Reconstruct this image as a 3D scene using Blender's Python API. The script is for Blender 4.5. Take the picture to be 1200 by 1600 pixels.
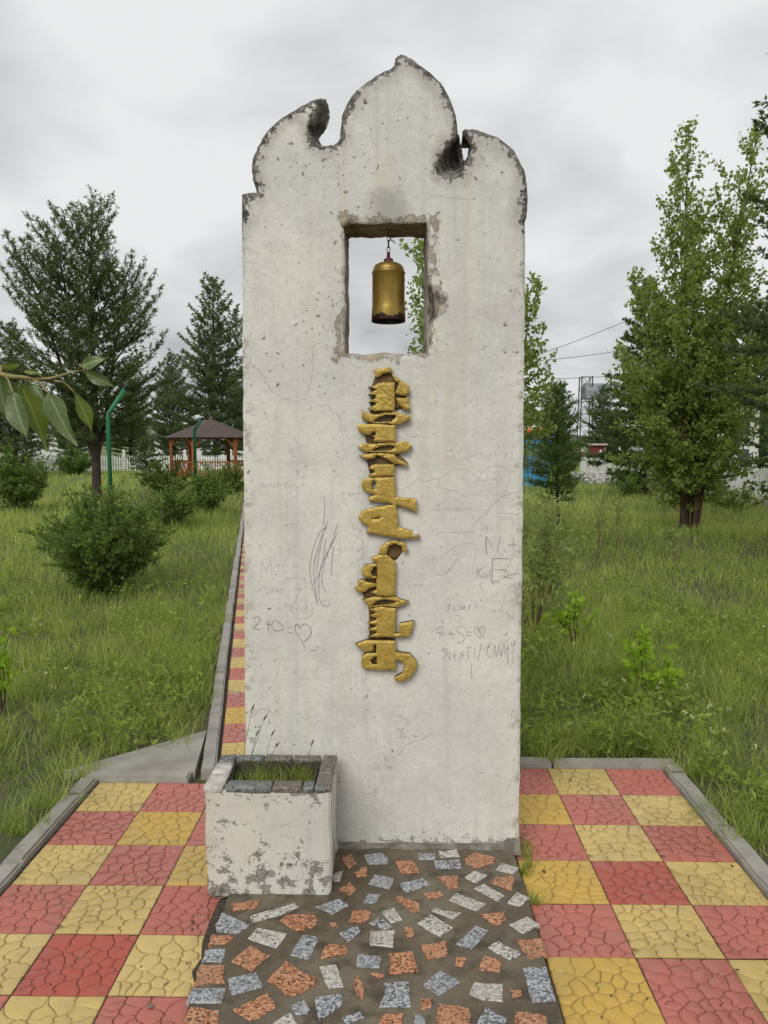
import bpy, bmesh, math, random
import numpy as np
from mathutils import Vector, Matrix, Euler, geometry, noise as mnoise

for o in list(bpy.data.objects): bpy.data.objects.remove(o)
SC = bpy.context.scene
COL = SC.collection
R = math.radians
random.seed(7)

# ------------------------------------------------------------------ camera
FPX = 1202.0                      # focal length in pixels of the 1200x1600 photograph
EYE = Vector((0, 0, 1.70))
PITCH, YAW = R(5.0), R(0.81)
cam = bpy.data.cameras.new('camera')
cam.sensor_fit = 'VERTICAL'; cam.sensor_height = 36.0; cam.lens = 36.0 * FPX / 1600
cam.clip_start = 0.05; cam.clip_end = 5000
co = bpy.data.objects.new('camera', cam); COL.objects.link(co)
co.location = EYE; co.rotation_euler = (R(90) - PITCH, 0, YAW)
SC.camera = co
SC.render.resolution_x, SC.render.resolution_y = 768, 1024
CM = Euler((R(90) - PITCH, 0, YAW)).to_matrix()

# ------------------------------------------------------------------ light
SUN_EL, SUN_AZ = R(40), R(200)    # azimuth clockwise from +Y : behind the viewer, a little left
sl = bpy.data.lights.new('sun', 'SUN'); sl.energy = 1.5; sl.angle = R(32); sl.color = (1, .97, .92)
so = bpy.data.objects.new('sun', sl); COL.objects.link(so)
sdir = Vector((math.sin(SUN_AZ) * math.cos(SUN_EL), math.cos(SUN_AZ) * math.cos(SUN_EL), math.sin(SUN_EL)))
so.rotation_euler = sdir.to_track_quat('Z', 'Y').to_euler(); so.location = sdir * 40

W = bpy.data.worlds.new('World'); SC.world = W; W.use_nodes = True
nt = W.node_tree; nt.nodes.clear()
def wn(t, **k):
    n = nt.nodes.new(t)
    for a, b in k.items(): setattr(n, a, b)
    return n
L = nt.links.new
sky = wn('ShaderNodeTexSky', sky_type='NISHITA', sun_disc=False)
sky.sun_elevation = SUN_EL; sky.sun_rotation = SUN_AZ; sky.dust_density = 3
bg1 = wn('ShaderNodeBackground'); bg1.inputs[1].default_value = 0.05; L(sky.outputs[0], bg1.inputs[0])
tc = wn('ShaderNodeTexCoord'); sep = wn('ShaderNodeSeparateXYZ'); L(tc.outputs['Generated'], sep.inputs[0])
zz = wn('ShaderNodeMath', operation='ADD'); L(sep.outputs[2], zz.inputs[0]); zz.inputs[1].default_value = .32
za = wn('ShaderNodeMath', operation='MAXIMUM'); L(zz.outputs[0], za.inputs[0]); za.inputs[1].default_value = .12
dv = wn('ShaderNodeVectorMath', operation='DIVIDE'); L(tc.outputs['Generated'], dv.inputs[0])
cz = wn('ShaderNodeCombineXYZ'); [L(za.outputs[0], cz.inputs[i]) for i in range(3)]; L(cz.outputs[0], dv.inputs[1])
n1 = wn('ShaderNodeTexNoise'); n1.inputs['Scale'].default_value = 1.7; n1.inputs['Detail'].default_value = 7; n1.inputs['Roughness'].default_value = .52; n1.inputs['Distortion'].default_value = .25
L(dv.outputs[0], n1.inputs['Vector'])
n2 = wn('ShaderNodeTexNoise'); n2.inputs['Scale'].default_value = .9; n2.inputs['Detail'].default_value = 3
L(dv.outputs[0], n2.inputs['Vector'])
ad = wn('ShaderNodeMath', operation='ADD'); L(n1.outputs['Fac'], ad.inputs[0]); L(n2.outputs['Fac'], ad.inputs[1])
cr = wn('ShaderNodeValToRGB'); e = cr.color_ramp.elements
e[0].position = .84 / 2; e[0].color = (.43, .447, .462, 1); e[1].position = 1.20 / 2; e[1].color = (.90, .905, .91, 1)
m5 = wn('ShaderNodeMath', operation='MULTIPLY'); m5.inputs[1].default_value = .5; L(ad.outputs[0], m5.inputs[0])
lo = wn('ShaderNodeMapRange'); L(sep.outputs[2], lo.inputs[0]); lo.inputs[1].default_value = 0.; lo.inputs[2].default_value = .40; lo.inputs[3].default_value = .085; lo.inputs[4].default_value = -.01   # the cloud deck thins to white towards the horizon
m6 = wn('ShaderNodeMath', operation='ADD'); L(m5.outputs[0], m6.inputs[0]); L(lo.outputs[0], m6.inputs[1]); L(m6.outputs[0], cr.inputs[0])
bg2 = wn('ShaderNodeBackground'); bg2.inputs[1].default_value = .70; L(cr.outputs[0], bg2.inputs[0])
mx = wn('ShaderNodeMixShader'); mx.inputs[0].default_value = .97; L(bg1.outputs[0], mx.inputs[1]); L(bg2.outputs[0], mx.inputs[2])
wo = wn('ShaderNodeOutputWorld'); L(mx.outputs[0], wo.inputs[0])
SC.view_settings.view_transform = 'Standard'; SC.view_settings.look = 'None'
SC.view_settings.exposure = 0.42; SC.view_settings.gamma = 1; SC.view_settings.use_curve_mapping = False
SC.render.engine = 'CYCLES'
SC.cycles.max_bounces = 5; SC.cycles.diffuse_bounces = 3; SC.cycles.glossy_bounces = 2; SC.cycles.transmission_bounces = 3

# ------------------------------------------------------------------ measuring: photograph pixel -> real point
def ray(u, v): return CM @ Vector(((u - 600) / FPX, -(v - 800) / FPX, -1))
def G(u, v, z=0.0):
    d = ray(u, v); t = (z - EYE.z) / d.z; return EYE + d * t
def D(u, v, y):
    d = ray(u, v); return EYE + d * (y / d.y)

# ------------------------------------------------------------------ object helpers
def tag(o, label=None, cat=None, group=None, kind=None):
    for k, v in (('label', label), ('category', cat), ('group', group), ('kind', kind)):
        if v: o[k] = v
    return o
def link(name, me, mat=None, parent=None, loc=None, rz=0):
    o = bpy.data.objects.new(name, me); COL.objects.link(o)
    if mat is not None and me is not None and not me.materials: me.materials.append(mat)
    if parent: o.parent = parent
    if loc is not None: o.location = loc
    if rz: o.rotation_euler = (0, 0, rz)
    return o
def empty(name, loc=(0, 0, 0), rz=0):
    o = bpy.data.objects.new(name, None); COL.objects.link(o); o.location = loc; o.rotation_euler = (0, 0, rz); o.empty_display_size = .1
    return o
def copy_tree(o, parent=None):
    c = o.copy(); COL.objects.link(c); c.parent = parent
    for ch in list(o.children): copy_tree(ch, c)
    return c
def mesh(name, v, f, attrs=None, smooth=False):
    me = bpy.data.meshes.new(name); me.from_pydata([tuple(p) for p in v], [], f)
    for k, a in (attrs or {}).items():
        at = me.attributes.new(k, 'FLOAT', 'POINT'); at.data.foreach_set('value', np.asarray(a, np.float32))
    if smooth: me.polygons.foreach_set('use_smooth', [True] * len(me.polygons))
    me.update(); return me
def fastmesh(name, V, F, attrs=None, smooth=False):
    """numpy arrays; F is (n,3) or (n,4)"""
    me = bpy.data.meshes.new(name); n, k = F.shape
    me.vertices.add(len(V)); me.vertices.foreach_set('co', np.asarray(V, np.float32).ravel())
    me.loops.add(n * k); me.loops.foreach_set('vertex_index', np.asarray(F, np.int32).ravel())
    me.polygons.add(n); me.polygons.foreach_set('loop_start', np.arange(0, n * k, k, dtype=np.int32))
    try: me.polygons.foreach_set('loop_total', np.full(n, k, np.int32))
    except Exception: pass
    for kk, a in (attrs or {}).items():
        at = me.attributes.new(kk, 'FLOAT', 'POINT'); at.data.foreach_set('value', np.asarray(a, np.float32))
    me.polygons.foreach_set('use_smooth', np.full(n, smooth, dtype=bool))
    me.update(calc_edges=True); me.validate(); return me
class MB:
    """collects boxes, bars and tubes into one mesh"""
    def __init__(s): s.v = []; s.f = []
    def box(s, c, d, rz=0, rx=0, ry=0):
        m = Euler((rx, ry, rz)).to_matrix(); b = len(s.v); c = Vector(c)
        for x in (-.5, .5):
            for y in (-.5, .5):
                for z in (-.5, .5): s.v.append(c + m @ Vector((x * d[0], y * d[1], z * d[2])))
        s.f += [[b + i for i in q] for q in ((0, 1, 3, 2), (4, 6, 7, 5), (0, 4, 5, 1), (2, 3, 7, 6), (0, 2, 6, 4), (1, 5, 7, 3))]
        return s
    def bar(s, a, b, w, h=None):
        a, b = Vector(a), Vector(b); d = (b - a); q = d.to_track_quat('Z', 'Y').to_matrix(); h = h or w; k = len(s.v)
        for p in (a, b):
            for x, y in ((-1, -1), (1, -1), (1, 1), (-1, 1)): s.v.append(p + q @ Vector((x * w / 2, y * h / 2, 0)))
        s.f += [[k, k+3, k+2, k+1], [k+4, k+5, k+6, k+7]] + [[k+i, k+(i+1) % 4, k+4+(i+1) % 4, k+4+i] for i in range(4)]
        return s
    def tube(s, pts, rad, n=8, cap=True):
        pts = [Vector(p) for p in pts]
        if not hasattr(rad, '__len__'): rad = [rad] * len(pts)
        k = len(s.v); up = Vector((.31, .17, .93)).normalized(); m = len(pts)
        for i, p in enumerate(pts):
            t = (pts[min(i + 1, m - 1)] - pts[max(i - 1, 0)]).normalized()
            if abs(t.dot(up)) > .95: up = Vector((1, 0, 0))
            a = t.cross(up).normalized(); b = t.cross(a)
            for j in range(n):
                an = 2 * math.pi * j / n; s.v.append(p + (a * math.cos(an) + b * math.sin(an)) * rad[i])
        for i in range(m - 1):
            for j in range(n):
                s.f.append([k + i*n + j, k + i*n + (j+1) % n, k + (i+1)*n + (j+1) % n, k + (i+1)*n + j])
        if cap: s.f += [[k + j for j in range(n)][::-1], [k + (m-1)*n + j for j in range(n)]]
        return s
    def lathe(s, prof, n=24, c=(0, 0, 0)):
        k = len(s.v); c = Vector(c)
        for r, z in prof:
            for j in range(n):
                an = 2 * math.pi * j / n; s.v.append(c + Vector((r * math.cos(an), r * math.sin(an), z)))
        for i in range(len(prof) - 1):
            for j in range(n): s.f.append([k + i*n + j, k + i*n + (j+1) % n, k + (i+1)*n + (j+1) % n, k + (i+1)*n + j])
        return s
    def mesh(s, name, smooth=False): return mesh(name, s.v, s.f, smooth=smooth)
    def build(s, name, mat, parent=None, smooth=False, bevel=0):
        me = s.mesh(name, smooth)
        if bevel:
            bm = bmesh.new(); bm.from_mesh(me)
            bmesh.ops.bevel(bm, geom=bm.edges[:], offset=bevel, segments=2, affect='EDGES', profile=.6)
            bm.to_mesh(me); bm.free()
        return link(name, me, mat, parent)

# ------------------------------------------------------------------ material helpers
class NT:
    def __init__(s, name):
        s.m = bpy.data.materials.new(name); s.m.use_nodes = True; s.t = s.m.node_tree; s.t.nodes.clear()
        s.out = s.t.nodes.new('ShaderNodeOutputMaterial')
    def n(s, t, inp=None, **k):
        n = s.t.nodes.new(t)
        for a, b in k.items(): setattr(n, a, b)
        for a, b in (inp or {}).items():
            if isinstance(b, bpy.types.NodeSocket): s.t.links.new(b, n.inputs[a])
            else: n.inputs[a].default_value = b
        return n
    def math(s, op, a, b=None, c=None):
        d = {0: a}
        if b is not None: d[1] = b
        if c is not None: d[2] = c
        return s.n('ShaderNodeMath', d, operation=op).outputs[0]
    def noise(s, vec, scale, detail=4, rough=.55, dist=0, out='Fac'):
        return s.n('ShaderNodeTexNoise', {'Vector': vec, 'Scale': scale, 'Detail': detail, 'Roughness': rough, 'Distortion': dist}).outputs[out]
    def ramp(s, fac, stops):
        r = s.n('ShaderNodeValToRGB', {0: fac}); el = r.color_ramp.elements
        for i, (p, c) in enumerate(stops):
            q = el[i] if i < 2 else el.new(p)
            q.position = p; q.color = (*c, 1) if hasattr(c, '__len__') else (c, c, c, 1)
        return r.outputs[0]
    def step(s, fac, lo, hi):          # smooth 0..1
        return s.n('ShaderNodeMapRange', {0: fac, 1: lo, 2: hi, 3: 0., 4: 1.}, interpolation_type='SMOOTHSTEP').outputs[0]
    def mix(s, f, a, b):
        n = s.n('ShaderNodeMix', data_type='RGBA', clamp_factor=True)
        for i, x in ((0, f), (6, a), (7, b)):
            if isinstance(x, bpy.types.NodeSocket): s.t.links.new(x, n.inputs[i])
            else: n.inputs[i].default_value = (*x, 1) if hasattr(x, '__len__') and len(x) == 3 else x
        return n.outputs[2]
    def pos(s, scale=None):
        p = s.n('ShaderNodeNewGeometry').outputs['Position']
        if scale: p = s.n('ShaderNodeVectorMath', {0: p, 1: scale}, operation='MULTIPLY').outputs[0]
        return p
    def obj(s): return s.n('ShaderNodeTexCoord').outputs['Object']
    def attr(s, name): return s.n('ShaderNodeAttribute', attribute_name=name).outputs['Fac']
    def bump(s, h, strength=.3, dist=.01): return s.n('ShaderNodeBump', {'Height': h, 'Strength': strength, 'Distance': dist}).outputs[0]
    def principled(s, col, rough=.8, normal=None, metal=0, spec=.5):
        d = {'Base Color': (*col, 1) if isinstance(col, tuple) else col, 'Roughness': rough, 'Metallic': metal, 'Specular IOR Level': spec}
        if normal is not None: d['Normal'] = normal
        p = s.n('ShaderNodeBsdfPrincipled', d); s.t.links.new(p.outputs[0], s.out.inputs[0]); return p
def simple(name, c0, c1=None, scale=6, rough=.7, bump=.15, metal=0, spec=.4):
    t = NT(name); p = t.pos(); nz = t.noise(p, scale, 6, .6)
    col = t.mix(t.step(nz, .3, .7), c0, c1 or tuple(x * .75 for x in c0))
    t.principled(col, rough, t.bump(t.noise(p, scale * 6, 4), bump, .006), metal, spec); return t.m
def foliage(name, dark, lite, transl=.3, rough=.55):
    t = NT(name); v = t.attr('v'); col = t.mix(v, dark, lite)
    pr = t.n('ShaderNodeBsdfPrincipled', {'Base Color': col, 'Roughness': rough, 'Specular IOR Level': .35})
    tl = t.n('ShaderNodeBsdfTranslucent', {'Color': t.mix(.5, col, tuple(x * 1.3 for x in lite))})
    mixs = t.n('ShaderNodeMixShader', {0: transl, 1: pr.outputs[0], 2: tl.outputs[0]})
    t.t.links.new(mixs.outputs[0], t.out.inputs[0]); return t.m
def bark(name, a, b, scale=9):
    t = NT(name); p = t.pos((1, 1, .25)); nz = t.noise(p, scale, 6, .65)
    t.principled(t.mix(t.step(nz, .35, .68), a, b), .9, t.bump(nz, .8, .03)); return t.m


# ================================================================== SETTING: ground, paving
TS = .30                                              # paving tile
FRONT = G(600, 1322, .03).y                           # front plane of the monument
def mat_ground():
    t = NT('meadow_soil'); p = t.pos(); a = t.noise(p, .7, 5); b = t.noise(p, 9, 6, .65)
    col = t.mix(t.step(a, .35, .65), (.085, .085, .034), (.07, .085, .03))
    col = t.mix(t.step(b, .5, .72), col, (.12, .092, .066))
    far = t.step(t.n('ShaderNodeSeparateXYZ', {0: p}).outputs[1], 14., 45.); col = t.mix(far, col, t.mix(t.step(t.noise(p, .25, 6, .7), .35, .65), (.15, .185, .055), (.11, .15, .042)))
    t.principled(col, .95, t.bump(b, .6, .03)); return t.m
gs = 2500
grd = tag(link('ground', mesh('ground', [(-gs, -60, -.022), (gs, -60, -.022), (gs, gs, -.022), (-gs, gs, -.022)], [[0, 1, 2, 3]]), mat_ground()), kind='structure')

def voronoi_cells(n, seed, sx=1.0, sy=1.0, relax=2):
    rnd = random.Random(seed); pts = [(rnd.random() * sx, rnd.random() * sy) for _ in range(n)]
    def cells(pts):
        out = []
        for i, (px, py) in enumerate(pts):
            poly = [(0, 0), (sx, 0), (sx, sy), (0, sy)]
            for j, (qx, qy) in enumerate(pts):
                if i == j: continue
                mx_, my_ = (px + qx) / 2, (py + qy) / 2; nx, ny = qx - px, qy - py; res = []
                for k in range(len(poly)):
                    a, b = poly[k], poly[(k + 1) % len(poly)]
                    da = (a[0] - mx_) * nx + (a[1] - my_) * ny; db = (b[0] - mx_) * nx + (b[1] - my_) * ny
                    if da <= 0: res.append(a)
                    if (da < 0) != (db < 0) and da != db:
                        s_ = da / (da - db); res.append((a[0] + (b[0] - a[0]) * s_, a[1] + (b[1] - a[1]) * s_))
                poly = res
                if not poly: break
            out.append(poly)
        return out
    for _ in range(relax):
        c = cells(pts); pts = [(sum(q[0] for q in p) / len(p), sum(q[1] for q in p) / len(p)) for p in c]
    return cells(pts)
def tile_mesh(seed):
    S = TS - .0025; v = []; f = []; g = []
    def wob(a, b):                                    # same curve for both neighbours of an edge
        k = tuple(sorted(((round(a[0], 4), round(a[1], 4)), (round(b[0], 4), round(b[1], 4)))))
        (x0, y0), (x1, y1) = k; on = lambda c: c < 1e-4 or c > S - 1e-4
        if (on(x0) and abs(x0 - x1) < 1e-4) or (on(y0) and abs(y0 - y1) < 1e-4): return []
        h = math.sin(x0 * 917.3 + y0 * 523.1 + x1 * 311.7 + y1 * 777.7 + seed) * .15
        l = math.hypot(x1 - x0, y1 - y0)
        if l < .012: return []
        nx, ny = -(y1 - y0), x1 - x0; q = []
        for s_ in (.33, .67):
            w = h * (1 if s_ < .5 else math.cos(x0 * 431 + y1 * 97))
            q.append((x0 + (x1 - x0) * s_ + nx * w, y0 + (y1 - y0) * s_ + ny * w))
        if k[0] != (round(a[0], 4), round(a[1], 4)): q.reverse()
        return q
    for poly in voronoi_cells(30, seed, S, S, 2):
        ring = []
        for k in range(len(poly)):
            a, b = poly[k], poly[(k + 1) % len(poly)]
            if math.hypot(a[0] - b[0], a[1] - b[1]) < 1e-5: continue
            ring.append(a); ring += wob(a, b)
        n = len(ring)
        if n < 3: continue
        cx, cy = sum(p[0] for p in ring) / n, sum(p[1] for p in ring) / n
        b0 = len(v); hz = random.Random(seed * 100 + b0).uniform(-.0005, .0005)
        lev = ((0, -.0042, 1.), (.0017, -.0036, .9), (.0036, -.0006 + hz, .15), (.0075, hz, 0.))
        for off, z, gv in lev:
            for x, y in ring:
                dx, dy = cx - x, cy - y; d = math.hypot(dx, dy) + 1e-9; o = min(off, d * .7)
                v.append((x + dx / d * o - S / 2, y + dy / d * o - S / 2, z)); g.append(gv)
        for r_ in range(3):
            for j in range(n): f.append([b0 + r_*n + j, b0 + r_*n + (j+1) % n, b0 + (r_+1)*n + (j+1) % n, b0 + (r_+1)*n + j])
        f.append([b0 + 3*n + j for j in range(n)])
    return mesh('paving_tile', v, f, {'g': g}, smooth=True)
def mat_tile(name, c0, c1, c2, groove):
    t = NT(name); p = t.pos(); rnd = t.n('ShaderNodeObjectInfo').outputs['Random']
    big = t.noise(p, 2.2, 5, .6); fine = t.noise(p, 60, 5, .6); mid = t.noise(p, 14, 5, .65)
    col = t.mix(rnd, c0, c1); col = t.mix(t.step(rnd, .78, .90), col, c2)
    col = t.mix(t.math('MULTIPLY', t.step(mid, .42, .75), .35), col, tuple(x * .72 for x in c0))
    col = t.mix(t.math('MULTIPLY', t.step(fine, .55, .75), .3), col, tuple(min(1, x * 1.25 + .03) for x in c0))
    col = t.mix(t.math('MULTIPLY', t.attr('g'), t.step(t.noise(p, 8, 4), .25, .6)), col, groove)
    # a little mud and fine grit left by the rain
    col = t.mix(t.math('MULTIPLY', t.step(t.noise(p, 5.3, 7, .7), .58, .76), .5), col, (.25, .215, .17))
    col = t.mix(t.step(t.noise(p, 150, 2), .74, .78), col, (.06, .05, .04))
    wet = t.step(big, .46, .58)
    col = t.mix(t.math('MULTIPLY', wet, .30), col, tuple(x * .45 for x in c0))
    rough = t.n('ShaderNodeMapRange', {0: wet, 1: 0., 2: 1., 3: .48, 4: .12}).outputs[0]
    t.principled(col, rough, t.bump(t.math('ADD', fine, t.math('MULTIPLY', mid, .6)), .22, .004), spec=.5); return t.m
M_YEL = mat_tile('tile_yellow', (.60, .44, .145), (.66, .50, .20), (.60, .39, .075), (.33, .225, .085))
M_RED = mat_tile('tile_red', (.52, .175, .135), (.47, .135, .10), (.45, .085, .055), (.24, .075, .055))
tiles = {}
for cname, m in (('y', M_YEL), ('r', M_RED)):
    for s_ in (11, 23, 37):
        me = tile_mesh(s_); me.materials.append(m); tiles.setdefault(cname, []).append(me)
M_SAND = simple('joint_sand', (.055, .045, .033), (.10, .08, .06), 30, .95, .5)
def slab(name, pts, z0, z1, mat, parent=None):
    n = len(pts); v = [(p[0], p[1], z0) for p in pts] + [(p[0], p[1], z1) for p in pts]
    f = [list(range(n))[::-1], [n + i for i in range(n)]] + [[i, (i+1) % n, n + (i+1) % n, n + i] for i in range(n)]
    return link(name, mesh(name, v, f), mat, parent)

XR0 = G(854.9, 1201).x - TS; YR0 = G(900, 1201).y          # right field: left edge, far edge
XL0 = G(155, 1223).x; YL0 = G(200, 1223).y                # left field: outer edge, far edge
pave = tag(slab('pavement', [(XL0 - .02, -1.2), (XR0 + 3*TS + .02, -1.2), (XR0 + 3*TS + .02, YL0 - .005), (XL0 - .02, YL0 - .005)], -.03, -.0085, M_SAND), kind='structure')
slab('bedding', [(XR0 - .7, YL0 - .005), (XR0 + 3*TS + .02, YL0 - .005), (XR0 + 3*TS + .02, YR0), (XR0 - .7, YR0)], -.029, -.0095, M_SAND, pave)
rt = random.Random(3)
def lay(x, y, c, rz=0.):
    o = link('paving_tile', rt.choice(tiles['y' if c else 'r']), None, pave,
             (x + rt.uniform(-.0007, .0007), y + rt.uniform(-.0007, .0007), rt.uniform(-.0012, .0012)))
    o.rotation_euler = (rt.uniform(-.003, .003), rt.uniform(-.003, .003), rz + rt.choice((0, 1, 2, 3)) * math.pi / 2 + rt.uniform(-.004, .004))
for r_ in range(15):
    for c_ in range(3): lay(XR0 + TS * (c_ + .5), YR0 - TS * (r_ + .5), (r_ + c_) % 2 == 1)
    for c_ in range(3): lay(XL0 + TS * (c_ + .5), YL0 - TS * (r_ + .5), (r_ + c_) % 2 == 0)
# the path that runs on behind the monument
pa, pb = G(345, 1180), G(378, 863); pd = (pb - pa); pd.z = 0; pd.normalize(); pn = Vector((pd.y, -pd.x, 0)); pang = math.atan2(-pd.x, pd.y)
PST = pa - pd * .12
path = tag(slab('path', [PST - pn*.02, PST + pn*1.22, PST + pn*1.22 + pd*21, PST - pn*.02 + pd*21], -.031, -.0105, M_SAND), kind='structure')
pave_keep = pave; pave = path
for r_ in range(62):
    for c_ in range(4 if r_ < 30 else 2):
        p = PST + pd * TS * (r_ + .5) + pn * TS * (c_ + .5); lay(p.x, p.y, (r_ + c_) % 2 == 0, pang)
pave = pave_keep

# kerbs
def mat_curb():
    t = NT('kerb_concrete'); p = t.pos(); a = t.noise(p, 4, 6, .65); b = t.noise(p, 70, 5)
    col = t.mix(t.step(a, .35, .68), (.38, .365, .325), (.25, .24, .21)); col = t.mix(t.step(b, .5, .8), col, (.37, .36, .33))
    col = t.mix(t.step(t.noise(p, 9, 6, .7), .6, .75), col, (.10, .095, .075))
    t.principled(col, t.n('ShaderNodeMapRange', {0: a, 1: .3, 2: .7, 3: .35, 4: .8}).outputs[0], t.bump(t.math('ADD', b, t.math('MULTIPLY', a, 2.)), .45, .006)); return t.m
M_CURB = mat_curb()
kerb = empty('kerb'); tag(kerb, kind='structure')
kr = random.Random(5)
def kerb_run(a, b, w, h, length=.62):
    """blocks along a->b, to the left side of the direction"""
    a, b = Vector((a[0], a[1], 0)), Vector((b[0], b[1], 0)); d = b - a; tot = d.length; d.normalize(); n_ = Vector((-d.y, d.x, 0)); s_ = 0
    while s_ < tot - .03:
        l = min(length * kr.uniform(.92, 1.05), tot - s_)
        bm = bmesh.new(); bmesh.ops.create_cube(bm, size=1)
        nu = 9
        bmesh.ops.scale(bm, vec=(l - .012, abs(w), h + .12), verts=bm.verts)
        bmesh.ops.subdivide_edges(bm, edges=[e for e in bm.edges if abs((e.verts[0].co - e.verts[1].co).x) > .5 * l], cuts=nu)
        bmesh.ops.bevel(bm, geom=[e for e in bm.edges if all(v.co.z > 0 for v in e.verts)], offset=.010, segments=2, affect='EDGES')
        for v in bm.verts:
            q = v.co * 9 + Vector((s_ * 3 + a.x * 7, a.y, 0)); v.co += Vector((mnoise.noise(q), mnoise.noise(q + Vector((9, 0, 0))), mnoise.noise(q + Vector((0, 9, 0))))) * .004
        me = bpy.data.meshes.new('kerb_stone'); bm.to_mesh(me); bm.free()
        c = a + d * (s_ + l / 2) + n_ * (w / 2 + kr.uniform(-.006, .006))
        o = link('kerb_stone', me, M_CURB, kerb, (c.x, c.y, (h - .12) / 2 + kr.uniform(-.004, .004)))
        o.rotation_euler = (kr.uniform(-.015, .015), kr.uniform(-.008, .008), math.atan2(d.y, d.x) + kr.uniform(-.012, .012)); s_ += l
KW = .085; XRE = XR0 + 3*TS + .006
kerb_run((XRE + KW, YR0 + KW), (.60, YR0 + KW), KW * .92, .026, .66)        # far edge, right field
kerb_run((XRE, -1.0), (XRE, YR0 + .005), -KW, .03, .55)
kerb_run((XL0 - .006, -1.0), (XL0 - .006, YL0 + .005), KW, .03, .58)
pk = PST + pd * .02
kerb_run((XL0 - KW, YL0 + .004), (pk.x - .10, YL0 + .004), KW * .95, .03, .8)
kerb_run(pk - pn * .022 - pd * max(0., (pk.y - YL0 - .092) / pd.y), pk - pn * .022 + pd * 20.5, .075, .030, .9)
# concrete fillet between the two kerbs
k0 = pk - pn * .115
ft = tag(slab('concrete_apron', [(k0.x - .66, YL0 + .088), (k0.x + .02, YL0 + .088), (k0.x + .02 + pd.x * .44, k0.y + pd.y * .44)], -.05, .022, M_CURB), kind='structure')

# ------------------------------------------------------------------ mosaic platform
PZ = .03
def mat_cement():
    t = NT('platform_cement'); p = t.pos(); a = t.noise(p, 3, 6, .65); b = t.noise(p, 55, 6, .65); c = t.noise(p, 13, 5, .6)
    col = t.mix(t.step(a, .35, .65), (.10, .078, .048), (.185, .158, .112)); col = t.mix(t.step(c, .45, .7), col, (.06, .046, .031))
    col = t.mix(t.step(b, .62, .78), col, (.21, .185, .14)); col = t.mix(t.step(t.noise(p, 140, 2), .70, .75), col, (.03, .025, .02))
    t.principled(col, t.n('ShaderNodeMapRange', {0: a, 1: .35, 2: .6, 3: .22, 4: .6}).outputs[0], t.bump(t.math('ADD', b, t.math('MULTIPLY', c, 1.4)), .6, .008)); return t.m
M_CEM = mat_cement()
pl, pr_ = G(280, 1600, PZ).x, G(890, 1600, PZ).x
edge = []
er = random.Random(8)
ys = np.linspace(-.6, FRONT + .32, 40)
edge += [(pr_ + .012 * mnoise.noise((y * 5, 3, 0)) + .006 * mnoise.noise((y * 22, 1, 0)) - .015, y) for y in ys]
edge += [(pl + .012 * mnoise.noise((y * 5, 8, 0)) + .007 * mnoise.noise((y * 22, 5, 0)) + .01, y) for y in ys[::-1]]
plat = tag(slab('mosaic_platform', edge, -.06, PZ, M_CEM), kind='structure')
gp_ = [(G(305, 1520).x - .012, G(305, 1520).y), (pl + .01, G(305, 1520).y - .1), (pl + .01, G(345, 1400).y + .06), (pl - .035, G(330, 1410).y), (pl - .04, G(330, 1440).y), (pl - .036, G(330, 1475).y), (pl - .02, G(310, 1500).y)]
slab('grit', [(a + .008 * mnoise.noise((a * 40, b * 40, 0)), b) for a, b in gp_], -.03, .0045, simple('dark_grit', (.06, .048, .036), (.15, .125, .098), 110, .95, 1.), plat)
def mat_granite(name, c):
    t = NT(name); p = t.pos(); v = t.n('ShaderNodeTexVoronoi', {'Vector': p, 'Scale': 150.}, feature='F1')
    rn = t.n('ShaderNodeSeparateColor', {0: v.outputs['Color']}).outputs[0]
    rnd = t.n('ShaderNodeObjectInfo').outputs['Random']
    col = t.ramp(rn, c); col = t.mix(t.math('MULTIPLY', rnd, .35), col, tuple(x * .55 for x in c[-1][1]))
    col = t.mix(t.math('MULTIPLY', t.step(t.noise(p, 12, 6, .7), .5, .75), .6), col, (.11, .085, .055))
    t.principled(col, .42, t.bump(rn, .35, .003)); return t.m
GRAN = {'g': mat_granite('granite_blue_grey', [(0, (.035, .038, .042)), (.3, (.17, .18, .195)), (.62, (.37, .385, .405)), (1, (.54, .555, .575))]),
        'w': mat_granite('granite_pale', [(0, (.07, .065, .06)), (.22, (.36, .345, .315)), (.6, (.54, .52, .48)), (1, (.68, .66, .62))]),
        'o': mat_granite('granite_orange', [(0, (.03, .018, .012)), (.3, (.36, .13, .055)), (.62, (.52, .23, .11)), (1, (.62, .36, .22))])}
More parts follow.
